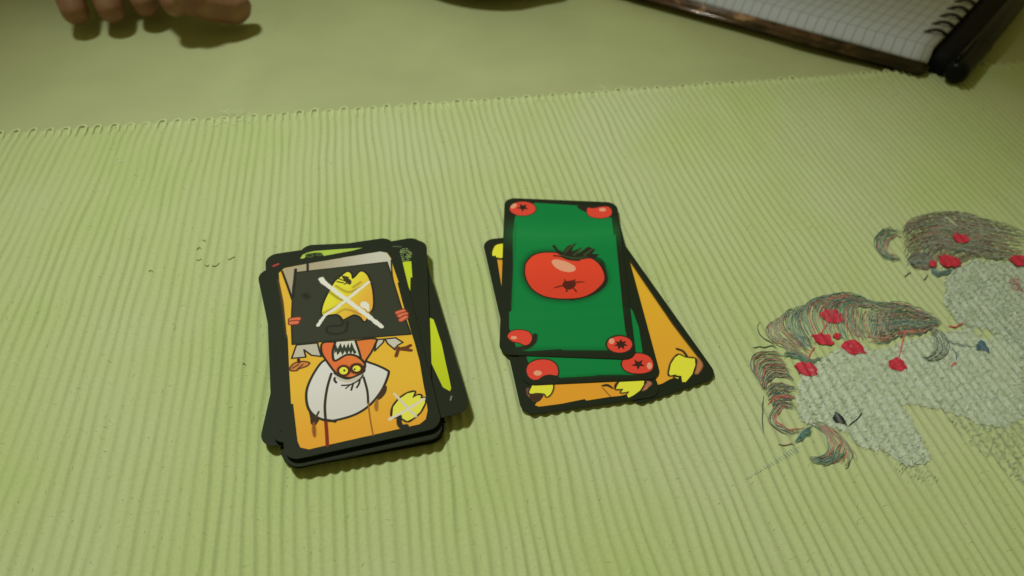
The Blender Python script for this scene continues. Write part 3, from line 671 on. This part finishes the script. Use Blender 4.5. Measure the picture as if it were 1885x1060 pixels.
a.fill(Q2([(686, 88), (700, 60), (712, 98), (738, 50), (752, 92), (768, 55), (782, 92), (800, 48), (812, 92), (826, 42), (846, 92), (868, 128), (845, 142), (836, 112), (820, 145), (806, 112), (790, 148), (772, 115), (752, 150), (738, 118), (712, 150), (702, 118), (688, 138)]), (44, 50, 32), False)
a.line(Q2(ell(762, 276, 44, 38)), (60, 30, 18), 1.3, .5, closed=True); a.line(Q2(ell(868, 258, 44, 34)), (60, 30, 18), 1.5, .5, closed=True)
a.fill(Q2(ell(762, 276, 35, 30)), (208, 200, 50)); a.fill(Q2(ell(868, 258, 32, 24)), (208, 196, 50))
a.fill(Q2(ell(768, 274, 9, 9)), INK); a.fill(Q2(ell(852, 264, 8, 8)), INK)
a.fill(Q2([(690, 300), (735, 325), (820, 333), (900, 300), (925, 300), (880, 350), (800, 372), (740, 360), (700, 330)]), (170, 164, 138))
for q, wd in (([(688, 295), (740, 325), (800, 340), (880, 310), (930, 280), (925, 240)], .9), ([(690, 335), (688, 352), (702, 372)], .9), ([(748, 395), (800, 392), (850, 375), (900, 340), (920, 310)], .7), ([(840, 378), (825, 432)], .8), ([(895, 345), (888, 380), (870, 412)], .8), ([(780, 420), (810, 395)], .6),
               ([(662, 300), (628, 420), (610, 560), (618, 700)], 1.0), ([(925, 330), (955, 440), (962, 540)], .9)): a.line(Q2(q), (44, 36, 24), wd, .1)
a.line(Q2([(618, 690), (625, 780), (630, 880)]), (110, 34, 16), 1.3, .12); a.line(Q2([(962, 540), (980, 680), (1002, 798)]), (130, 84, 24), .6, .1)
a.line(Q2([(600, 675), (650, 680), (695, 690)]), INK, 1.0, .15)
a.fill(Q2([(480, 600), (520, 640), (565, 660), (550, 700), (525, 725), (495, 705), (490, 660)]), (50, 36, 20)); a.line(Q2([(520, 700), (522, 760), (528, 812)]), (120, 70, 24), 1.5, .3, taper=True); a.line(Q2([(540, 650), (560, 610)]), (60, 44, 22), .8)
a.fill(Q2([(1080, 410), (1112, 400), (1108, 450), (1070, 500), (1030, 515), (1050, 460)]), (58, 42, 22)); a.line(Q2([(1035, 510), (1028, 560), (1032, 600)]), (140, 90, 30), 1.6, .4, taper=True)
SP = [(1158, 645), (1165, 570), (1215, 505), (1280, 460), (1340, 448), (1320, 498), (1365, 475), (1392, 478), (1385, 500), (1425, 500), (1422, 540), (1385, 610), (1330, 660), (1280, 686), (1225, 655)]
a.line(Q2(SP), INK, 1.3, .15, closed=True); a.fill(Q2(SP), (206, 192, 62), False); a.line(Q2([(1215, 650), (1215, 700), (1235, 730), (1272, 728)]), INK, 2.0, .2)
a.line(Q2([(1175, 462), (1260, 555), (1350, 645)]), (184, 176, 146), .95, .1, rough=.2); a.line(Q2([(1135, 668), (1290, 585), (1415, 505)]), (190, 182, 152), 1.15, .1, rough=.3)
mA = print_mat('cook_card_print', a)
build_card(cA, mA, 'orange card with a grinning cook and a crossed-out pepper, topmost of the left pile', 'cards of the left pile',
           [('sign_print', SIGN), ('cook_hat_print', Q2(HAT)), ('corner_pepper_print', Q2(SP))])

# ---- cards under it, seen at the rims
dark = Art(None); dark.fill([(4.5, 5), (51, 4.5), (51.5, 82), (5, 82.5)], (190, 138, 40), False); mD = print_mat('orange_panel_print', dark)
limeF = Card(8.5, [('R', (789, 550)), ('T', (650, 447))], .0074)
a = Art(limeF); LM = (166, 182, 34)
a.fill(Q1([(408, 246), (430, 215), (470, 198), (520, 186), (700, 172), (918, 159), (830, 183), (600, 225), (590, 210), (545, 197), (480, 205), (440, 246)]), (150, 172, 62), False)
for q in (ell(485, 222, 28, 12), ell(562, 212, 22, 9)): a.line(Q1(q), (60, 76, 34), .9, .15, closed=True)
a.fill(Q1([(1200, 280), (1245, 275), (1312, 268), (1321, 400), (1306, 400), (1304, 510), (1270, 430)]), LM, False)
for r_ in (46, 32, 17): a.line(Q1(ell(1262, 216, r_, r_*1.1)), (104, 120, 66), .55, .12, closed=True, rough=.9)
a.line(Q1([(1165, 148), (1230, 150)]), (74, 84, 52), .6, .2)
build_card(limeF, print_mat('lime_corner_print', a), 'black bordered card with a scribbled rose and lime strip, topmost edge of left pile', 'cards of the left pile')
lime = Card(19.0, [('R', (784, 477)), ('R', (838, 660)), ('B', (838, 763))], .0066)
a = Art(lime)
sliver = zl([(520, -10), (545, 60), (600, 230), (640, 420), (672, 560), (692, 660), (680, 690), (610, 650), (500, 420), (440, 300), (400, 130), (400, 90), (420, -60)], 5.3, 700, 590)
a.fill(sliver, (172, 182, 30), False, (160, 172, 22), [(800, 600), (826, 715)])
a.line(zl([(695, 740), (685, 775)], 5.3, 700, 590), (110, 118, 96), .5, .2)
build_card(lime, print_mat('lime_card_print', a), 'black bordered card with a lime green panel fanned out right of the cook card', 'cards of the left pile')
cE = Card(17, [('L', (490, 520)), ('T', (533, 463))], .0070)
a = Art(cE); a.fill([(5, 5), (51, 5), (51, 78), (5, 78)], (190, 138, 40), False); a.line([(494+9.5, 489.5), (512, 486)], (170, 56, 50), .9, .25)
build_card(cE, print_mat('red_flecked_card_print', a), 'black bordered card with a tiny red fleck showing behind the cook card', 'cards of the left pile')
cB = Card(24, [('L', (490, 582)), ('T', (486, 497))], .0062)
a = Art(cB); a.fill([(6, 5), (50, 5), (50, 80), (6, 80)], (190, 138, 40), False); a.line(Q1([(168, 462), (180, 490)]), (84, 88, 62), .8, .2)
build_card(cB, print_mat('left_jutting_card_print', a), 'black bordered card whose corner juts out at the upper left of the left pile', 'cards of the left pile')
cC = Card(4.6, [('L', (494, 740)), ('B', (530, 820))], .0048)
build_card(cC, mD, 'black bordered card whose corner juts out at the lower left of the left pile', 'cards of the left pile')
zs = [z for z in np.arange(.0019, .0069, .00033) if min(abs(z-q) for q in (.0066, .0070, .0074, .0062, .0048)) > .0002]
for k, z in enumerate(zs):
    c = Card(0, [('L', (600, 600)), ('T', (600, 600))], z); t = (z-.0018)/.007
    if z < .0042: an, ctr = random.uniform(13.5, 16), cA.c*.7+cC.c*.3+np.array([random.uniform(-.0002, .0028), random.uniform(-.0018, .0004)])
    else: an, ctr = random.uniform(17, 19), cA.c+np.array([random.uniform(-.0002, .0022), random.uniform(-.0022, -.0006)])
    c.a = R(an); c.r = np.array([math.cos(c.a), math.sin(c.a)]); c.u = np.array([-math.sin(c.a), math.cos(c.a)]); c.c = ctr
    build_card(c, mD, 'black edged card buried inside the left pile with only its rim showing', 'cards of the left pile')

# ------------------------------------------------------------------ notebook
m_cover = bpy.data.materials.new('marbled_cover'); m_cover.use_nodes = True; nt = m_cover.node_tree; b = nt.nodes['Principled BSDF']
tc = nt.nodes.new('ShaderNodeTexCoord'); n1 = nt.nodes.new('ShaderNodeTexNoise'); n1.inputs['Scale'].default_value = 55; n1.inputs['Detail'].default_value = 6; n1.inputs['Distortion'].default_value = .6
mp = nt.nodes.new('ShaderNodeMapping'); mp.inputs['Scale'].default_value = (1, 1.2, 2.2); nt.links.new(tc.outputs['Object'], mp.inputs[0]); nt.links.new(mp.outputs[0], n1.inputs[0])
rp = nt.nodes.new('ShaderNodeValToRGB'); e = rp.color_ramp.elements; e[0].position = .38; e[0].color = (.018, .012, .008, 1); e[1].position = .72; e[1].color = (.50, .30, .17, 1)
for ps, cc in ((.48, (.06, .034, .02, 1)), (.57, (.16, .085, .045, 1)), (.62, (.05, .03, .018, 1))): q = e.new(ps); q.color = cc
sx_ = nt.nodes.new('ShaderNodeSeparateXYZ'); nt.links.new(tc.outputs['Object'], sx_.inputs[0])
mr_ = nt.nodes.new('ShaderNodeMapRange'); mr_.inputs[1].default_value = -.03; mr_.inputs[2].default_value = -.10; mr_.inputs[3].default_value = -.13; mr_.inputs[4].default_value = .06
nt.links.new(sx_.outputs[0], mr_.inputs[0]); ad_ = nt.nodes.new('ShaderNodeMath'); nt.links.new(n1.outputs['Fac'], ad_.inputs[0]); nt.links.new(mr_.outputs[0], ad_.inputs[1])
nt.links.new(ad_.outputs[0], rp.inputs[0]); nt.links.new(rp.outputs[0], b.inputs['Base Color']); b.inputs['Roughness'].default_value = .28; b.inputs['Coat Weight'].default_value = .4

m_page = bpy.data.materials.new('squared_paper'); m_page.use_nodes = True; nt = m_page.node_tree; b = nt.nodes['Principled BSDF']; b.inputs['Roughness'].default_value = .6
tc = nt.nodes.new('ShaderNodeTexCoord'); sp = nt.nodes.new('ShaderNodeSeparateXYZ'); nt.links.new(tc.outputs['UV'], sp.inputs[0])
def grid(axis, width, period=0.0062):
    mu = nt.nodes.new('ShaderNodeMath'); mu.operation = 'MULTIPLY'; mu.inputs[1].default_value = 1/period; nt.links.new(sp.outputs[axis], mu.inputs[0])
    fr = nt.nodes.new('ShaderNodeMath'); fr.operation = 'FRACT'; nt.links.new(mu.outputs[0], fr.inputs[0])
    s1 = nt.nodes.new('ShaderNodeMath'); s1.operation = 'SUBTRACT'; s1.inputs[1].default_value = .5; nt.links.new(fr.outputs[0], s1.inputs[0])
    ab = nt.nodes.new('ShaderNodeMath'); ab.operation = 'ABSOLUTE'; nt.links.new(s1.outputs[0], ab.inputs[0])
    r = nt.nodes.new('ShaderNodeMapRange'); r.inputs[1].default_value = width*1.6; r.inputs[2].default_value = width*.6; r.inputs[3].default_value = 0; r.inputs[4].default_value = 1
    nt.links.new(ab.outputs[0], r.inputs[0]); return r
ga, gb = grid(0, .045), grid(1, .04, .0139)
gw = nt.nodes.new('ShaderNodeMath'); gw.operation = 'MULTIPLY'; gw.inputs[1].default_value = .6; nt.links.new(gb.outputs[0], gw.inputs[0])
mxx = nt.nodes.new('ShaderNodeMath'); mxx.operation = 'MAXIMUM'; nt.links.new(ga.outputs[0], mxx.inputs[0]); nt.links.new(gw.outputs[0], mxx.inputs[1])
mc = nt.nodes.new('ShaderNodeMix'); mc.data_type = 'RGBA'; mc.inputs[6].default_value = (.62, .70, .88, 1); mc.inputs[7].default_value = (.24, .25, .22, 1)
sc2 = nt.nodes.new('ShaderNodeMath'); sc2.operation = 'MULTIPLY'; sc2.inputs[1].default_value = .75; nt.links.new(mxx.outputs[0], sc2.inputs[0]); nt.links.new(sc2.outputs[0], mc.inputs[0]); nt.links.new(mc.outputs[2], b.inputs['Base Color'])
m_leafs = material('page_edges', alb(150, 150, 120), .8, .2, bump=(900, .5, .0004), vary=.15, vscale=500)

ZP = .0125
Bq = W(1715, 84, ZP); Aq = W(1350, 0, ZP)               # where the leaf starts to bend down
e1_ = (W(1275, 0, .0062)-W(1698, 114, .0062)).normalized(); e1_.z = 0; e1_.normalize()   # along the lower edge, to the left
sp0 = W(1701, 58.6, ZP); sp1 = W(1756.5, 3.4, ZP); e2_ = (sp1-sp0); e2_.z = 0; e2_.normalize()   # along the spiral, away
nrm = Vector((e1_.y, -e1_.x, 0)) 
if nrm.y > 0: nrm = -nrm                                 # out of the lower edge, towards the viewer
LEN, DEP = .24, .20
nb = empty('spiral_notebook', (Bq.x, Bq.y, 0)); prop(nb, 'open squared paper notebook with black spiral and marbled brown cover at the upper right', 'notebook')
def nbp(a, d, z):                                        # a along edge (left), d depth (away +, viewer -)
    return (e1_*a + (e2_*d if d > 0 else nrm*(-d))) + Vector((0, 0, z))
prof = [(DEP, ZP), (.12, ZP+.0004), (.06, ZP+.0003), (.02, ZP+.0001), (.006, ZP), (.0, ZP-.0002), (-.004, ZP-.0009), (-.0080, ZP-.0029), (-.0105, ZP-.0048), (-.0128, ZP-.0066)]
Vp = []; uvp = []; acc = 0; alen = []
for i, (d, z) in enumerate(prof):
    if i: acc += math.hypot(prof[i][0]-prof[i-1][0], prof[i][1]-prof[i-1][1])
    alen.append(acc)
na = 24
for i, (d, z) in enumerate(prof):
    for k in range(na+1):
        aa = -.0015+LEN*k/na; wv_ = .0006*math.sin(aa*40)*(1 if d < .01 else .5)
        Vp.append(tuple(nbp(aa, d, z+wv_*.5))); uvp.append((aa, alen[i]-alen[5]+.00695))
Fp = [(i*(na+1)+k, i*(na+1)+k+1, (i+1)*(na+1)+k+1, (i+1)*(na+1)+k) for i in range(len(prof)-1) for k in range(na)]
me = mesh_np('page', Vp, Fp); ul = me.uv_layers.new(name='UV')
for l in me.loops: ul.data[l.index].uv = uvp[l.vertex_index]
so = link('page', me, m_page, nb); md = so.modifiers.new('thickness', 'SOLIDIFY'); md.thickness = .0002; md.offset = -1
# block of leaves underneath
def slab(name, a0, a1, d0, d1, z0, z1, mtl, bev):
    bm = bmesh.new(); vs = []
    for z in (z0, z1):
        for a_, d_ in ((a0, d0), (a1, d0), (a1, d1), (a0, d1)): vs.append(bm.verts.new(nbp(a_, d_, z)))
    for f in ((0, 1, 2, 3), (7, 6, 5, 4), (0, 4, 5, 1), (1, 5, 6, 2), (2, 6, 7, 3), (3, 7, 4, 0)): bm.faces.new([vs[i] for i in f])
    bmesh.ops.recalc_face_normals(bm, faces=bm.faces); bmesh.ops.bevel(bm, geom=bm.edges[:], offset=bev, segments=4, affect='EDGES')
    me = bpy.data.meshes.new(name); bm.to_mesh(me); me.polygons.foreach_set('use_smooth', [True]*len(me.polygons))
    return link(name, me, mtl, nb)
slab('leaf_block', 0, LEN, .19, -.0055, .005, ZP-.0026, m_leafs, .0008)
slab('marbled_cover', -.002, LEN+.004, .20, -.0225, .0008, .0064, m_cover, .0026)
# wire loops
m_wire = material('black_wire', (.022, .022, .020), .35, .5)
w1 = W(1701, 58.6, ZP)-Vector((Bq.x, Bq.y, 0)); w2 = W(1756.5, 3.4, ZP)-Vector((Bq.x, Bq.y, 0)); w1.z = w2.z = 0
stepv = (w2-w1)/4
cross = W(1742, 66, ZP)-W(1701, 58.6, ZP); cross.z = 0; cdir = cross.normalized()
for k in range(-0, 13):
    p = w1+stepv*k; path = []
    for t in np.linspace(0, 1, 13):
        h = ZP-.0004+.0026*math.sin(math.pi*t)+.0012*t
        path.append(p+cdir*(.0135*t)+Vector((0, 0, h)))
    V_, F_ = tube(path, .00115, 8); link('wire_loop', mesh_np('wire_loop', V_, F_), m_wire, nb)
# black binding strip behind the wire
m_blk = material('black_plastic', (.006, .007, .011), .6, .1, bump=(400, .15, .0003), vary=.2, vscale=60)
q0 = W(1722, 100, .010); q1 = W(1812, -8, .010); ax = (q1-q0); ax.z = 0; ax.normalize(); nx_ = Vector((ax.y, -ax.x, 0))
bm = bmesh.new(); prof2 = [(-.001, .0015), (-.001, .0105), (.004, .0142), (.010, .0150), (.0155, .0128), (.0175, .0075), (.0175, .0015)]
rows = []
for s_ in (-.006, -.002, .03, .09, .2):
    sh = .0 if s_ > -.004 else .003
    rows.append([bm.verts.new(q0-Vector((Bq.x, Bq.y, q0.z))+ax*s_+nx_*(n_+(sh if n_ < 0 else 0))+Vector((0, 0, z_*(1 if s_ > -.004 else .8)))) for n_, z_ in prof2])
for r0, r1 in zip(rows, rows[1:]):
    for i in range(len(prof2)-1): bm.faces.new((r0[i], r0[i+1], r1[i+1], r1[i]))
bm.faces.new(rows[0]); bm.faces.new(rows[-1][::-1]); bmesh.ops.recalc_face_normals(bm, faces=bm.faces)
bmesh.ops.bevel(bm, geom=bm.edges[:], offset=.0008, segments=2, affect='EDGES')
me = bpy.data.meshes.new('binding_strip'); bm.to_mesh(me); me.polygons.foreach_set('use_smooth', [True]*len(me.polygons)); link('binding_strip', me, m_blk, nb)

# black pen beside it
def lathe_axis(p0, d, prof, k=24):
    d = Vector(d).normalized(); a_ = d.cross(Vector((0, 0, 1))).normalized(); c_ = a_.cross(d)
    V = []; Fc = []
    for s_, r_ in prof:
        for j in range(k): th = 2*math.pi*j/k; V.append(tuple(Vector(p0)+d*s_+(a_*math.cos(th)+c_*math.sin(th))*r_))
    for i in range(len(prof)-1):
        for j in range(k): Fc.append((i*k+j, i*k+(j+1) % k, (i+1)*k+(j+1) % k, (i+1)*k+j))
    Fc.append(tuple(range(k-1, -1, -1))); Fc.append(tuple((len(prof)-1)*k+j for j in range(k)))
    return V, Fc
m_pen = material('glossy_black_pen', (.006, .008, .009), .3, .12)
pt = W(1758, 136, .0078); pe = W(1860, 14, .0078); dd = pe-pt; dd.z = 0; dd.normalize()
pen = empty('pen', (pt.x, pt.y, 0)); prop(pen, 'thick black pen with rounded end lying beside the notebook spiral', 'pen')
o0 = Vector((0, 0, .0078))-dd*.0015
V_, F_ = lathe_axis(o0, dd, [(-.0010, .001), (-.0006, .0040), (.0010, .0060), (.0035, .0070), (.007, .0073), (.05, .0073), (.052, .0076)]); link('pen_cap', mesh_np('pen_cap', V_, F_), m_pen, pen)
V_, F_ = lathe_axis(o0+dd*.0522, dd, [(0, .0068), (.002, .0070), (.08, .0070), (.10, .005), (.11, .001)]); link('pen_barrel', mesh_np('pen_barrel', V_, F_), m_pen, pen)
V_, F_ = tube([o0+dd*.004+Vector((-.003, .001, .0066)), o0+dd*.012+Vector((-.003, .001, .0084)), o0+dd*.042+Vector((-.003, .001, .0074))], [.0011, .0013, .0012], 8); link('pen_clip', mesh_np('pen_clip', V_, F_), m_pen, pen)

# ------------------------------------------------------------------ dark shallow disc added in place of a shadow at the far edge
m_shadow_tone = bpy.data.materials.new('dark_shadow_tone'); m_shadow_tone.use_nodes = True; nt = m_shadow_tone.node_tree; b = nt.nodes['Principled BSDF']; b.inputs['Roughness'].default_value = .45
tc = nt.nodes.new('ShaderNodeTexCoord'); n1 = nt.nodes.new('ShaderNodeTexNoise'); n1.inputs['Scale'].default_value = 30; nt.links.new(tc.outputs['Object'], n1.inputs[0])
rp = nt.nodes.new('ShaderNodeValToRGB'); rp.color_ramp.elements[0].color = (.030, .026, .014, 1); rp.color_ramp.elements[1].color = (.075, .07, .045, 1); nt.links.new(n1.outputs['Fac'], rp.inputs[0]); nt.links.new(rp.outputs[0], b.inputs['Base Color'])  # shadow tone put into the colour of the added disc
fb = W(885, 10, 0); Rb = .0765
shadow_form = empty('shadow_standin', (fb.x, fb.y+Rb, 0)); prop(shadow_form, 'dark brown shallow disc added in place of a shadow, cut off by the far edge of the picture', 'shadow_standin')
pr = [(0, .0006), (.030, .0006), (.060, .0006), (.0645, .0012), (.067, .003), (.071, .007), (.0745, .012), (.0755, .0138), (.0750, .0148), (.0735, .014), (.068, .008), (.060, .0045), (.03, .0035), (0, .0035)]
k = 64; Vb = []; Fb = []
for r_, z_ in pr:
    for j in range(k): th = 2*math.pi*j/k; Vb.append((r_*math.cos(th), r_*math.sin(th), z_))
for i in range(len(pr)-1):
    for j in range(k): Fb.append((i*k+j, i*k+(j+1) % k, (i+1)*k+(j+1) % k, (i+1)*k+j))
link('shadow_standin_body', mesh_np('shadow_standin_body', Vb, Fb), m_shadow_tone, shadow_form)

# ------------------------------------------------------------------ hand at the upper left
m_skin = bpy.data.materials.new('skin'); m_skin.use_nodes = True; nt = m_skin.node_tree; b = nt.nodes['Principled BSDF']
b.inputs['Base Color'].default_value = (.30, .155, .10, 1); b.inputs['Roughness'].default_value = .55; b.inputs['Subsurface Weight'].default_value = .12; b.inputs['Subsurface Scale'].default_value = .004
tc = nt.nodes.new('ShaderNodeTexCoord'); n1 = nt.nodes.new('ShaderNodeTexNoise'); n1.inputs['Scale'].default_value = 220; n1.inputs['Detail'].default_value = 5; nt.links.new(tc.outputs['Object'], n1.inputs[0])
bp = nt.nodes.new('ShaderNodeBump'); bp.inputs['Strength'].default_value = .3; bp.inputs['Distance'].default_value = .0006; nt.links.new(n1.outputs['Fac'], bp.inputs['Height']); nt.links.new(bp.outputs[0], b.inputs['Normal'])
n3 = nt.nodes.new('ShaderNodeTexNoise'); n3.inputs['Scale'].default_value = 90; n3.inputs['Detail'].default_value = 4; nt.links.new(tc.outputs['Object'], n3.inputs[0])
rs = nt.nodes.new('ShaderNodeValToRGB'); rs.color_ramp.elements[0].position = .35; rs.color_ramp.elements[1].position = .68; rs.color_ramp.elements[0].color = (.33, .185, .12, 1); rs.color_ramp.elements[1].color = (.27, .115, .078, 1)
nt.links.new(n3.outputs['Fac'], rs.inputs[0]); nt.links.new(rs.outputs[0], b.inputs['Base Color'])
def capsule_chain(bm, pts, rads, sub=5):
    P = spline([tuple(p)+(r_,) for p, r_ in zip(pts, rads)], sub)
    path = [Vector(p[:3]) for p in P]; rr = [p[3] for p in P]
    V_, F_ = tube(path, rr, 14, True)
    vs = [bm.verts.new(v) for v in V_]
    for f in F_: bm.faces.new([vs[i] for i in f])
    for c_, r_ in ((path[0], rr[0]), (path[-1], rr[-1])):
        bmesh.ops.create_icosphere(bm, subdivisions=2, radius=r_, matrix=Matrix.Translation(c_))
bm = bmesh.new()
bk = Vector((-.50, .86, 0)).normalized()
tips = [W(138, 22, .0105), W(204, 17, .0110), W(268, 6, .0115), W(322, 6, .020)]
fing = []
for tp in tips:
    fing.append([tp+bk*.066+Vector((0, 0, .034)), tp+bk*.040+Vector((0, 0, .034)), tp+bk*.017+Vector((0, 0, .015)), tp])
K = [f_[0] for f_ in fing]
wrist = (K[1]+K[2])/2+bk*.075+Vector((0, 0, .002)); palm = (K[1]+K[2])/2+bk*.03
rad = [(.0100, .0092, .0088, .0082), (.0105, .0098, .0092, .0086), (.0108, .0098, .0093, .0086), (.0105, .0096, .0090, .0082)]
for f_, r_ in zip(fing, rad):
    capsule_chain(bm, f_, r_)
    capsule_chain(bm, [f_[0], f_[0].lerp(wrist, .5)+Vector((0, 0, .004)), wrist], [r_[0]*1.15, .014, .017])
th = [W(318, -50, .030), W(370, -6, .019), W(430, 12, .0130)]
capsule_chain(bm, [wrist]+th, [.018, .0150, .0132, .0112])
capsule_chain(bm, [palm+Vector((0, .02, 0)), palm], [.02, .02])
capsule_chain(bm, [wrist, wrist+bk*.1+Vector((0, 0, .02)), wrist+bk*.22+Vector((0, 0, .05))], [.024, .028, .036])
me = bpy.data.meshes.new('hand'); bm.to_mesh(me)
hand = empty('person', (palm.x, palm.y, 0)); prop(hand, "person's bare hand with curled fingers resting on the tablecloth, upper left corner", 'person')
ho = link('hand', me, m_skin, hand); ho.location = (-palm.x, -palm.y, 0)
rm = ho.modifiers.new('remesh', 'REMESH'); rm.mode = 'VOXEL'; rm.voxel_size = .0013; rm.use_smooth_shade = True
sm = ho.modifiers.new('smooth', 'SMOOTH'); sm.iterations = 6; sm.factor = .5

# ------------------------------------------------------------------ lint and loose ends on the mat
m_lint = material('dark_lint', alb(112, 126, 72), .8, .2)
LN = [((418, 474), (423, 474.5), (432, 471)), ((361, 457), (366, 452), (369, 455)), ((371, 439), (376, 440), (379, 445)), ((360, 474), (364, 476), (370, 474)), ((376, 484), (380, 487), (383, 484)), ((389, 488), (397, 486), (403, 480)), ((272, 498), (276, 495), (280, 498)), ((446, 669), (449, 667), (452, 670))]
LT = ['dark comma of lint nearest the upper left corner of the left pile', 'largest dark fleck of lint in the cluster left of the left pile', 'farthest fleck of lint in the cluster left of the left pile', 'faint lint fleck directly below the largest one', 'small lint fleck at the near end of the cluster', 'wide lint fleck between the comma and the near end of the cluster', 'lone lint fleck farthest to the left on the ribs', 'lone lint fleck beside the lower left edge of the left pile']
for L_, lt_ in zip(LN, LT):
    P = spline([P2(*p, .0016) for p in L_], 4); z = mat_z(P[:, 0], P[:, 1])+.0003
    cx_, cy_ = P.mean(0); V_, F_ = tube([(x-cx_, y-cy_, zz) for (x, y), zz in zip(P, z)], [.00008]+[.00016]*(len(P)-2)+[.00008], 6)
    o = link('lint', mesh_np('lint', V_, F_), m_lint); o.location = (cx_, cy_, 0)
    prop(o, lt_, 'lint', 'lint on the placemat')
# frayed loose threads where the cord edge is coming apart
fr = []
for cx_, cy_, n_, sx, sy in ((432, 218, 16, 40, 14), (1130, 163, 3, 22, 5), (1600, 140, 5, 55, 12), (240, 300, 4, 60, 40), (205, 238, 5, 26, 8), (1100, 175, 4, 80, 10), (1650, 165, 3, 40, 20)):
    for _ in range(n_):
        x = cx_+random.uniform(-sx, sx); y = cy_+random.uniform(-sy, sy); l = random.uniform(3, 11); a_ = random.uniform(-.6, .6)
        fr.append((spline([(x-l, y+l*a_), (x, y-random.uniform(0, 3)), (x+l, y-l*a_*.5)], 4), .00012, 0))
strands_mesh('frayed_thread', fr, mat, [material('pale_fray', alb(184, 190, 140), .7, .3)], 'stuff')

# short loose fibres standing off the woven ribs
fz = []
for _ in range(1300):
    x, y = random.uniform(-20, 1905), random.uniform(130, 1080); 
    if y < 262-x*.088: continue
    a_ = random.uniform(0, math.pi); l = random.uniform(1.5, 5)
    dx, dy = math.cos(a_)*l, math.sin(a_)*l
    fz.append(([(x-dx, y-dy), (x+random.uniform(-1, 1), y+random.uniform(-1, 1)), (x+dx, y+dy)], .00005*random.uniform(.7, 1.6), random.randrange(2)))
strands_mesh('loose_fibre', fz, mat, [material('light_fibre', alb(176, 186, 128), .8, .2), material('mid_fibre', alb(160, 170, 112), .8, .2)], 'stuff')
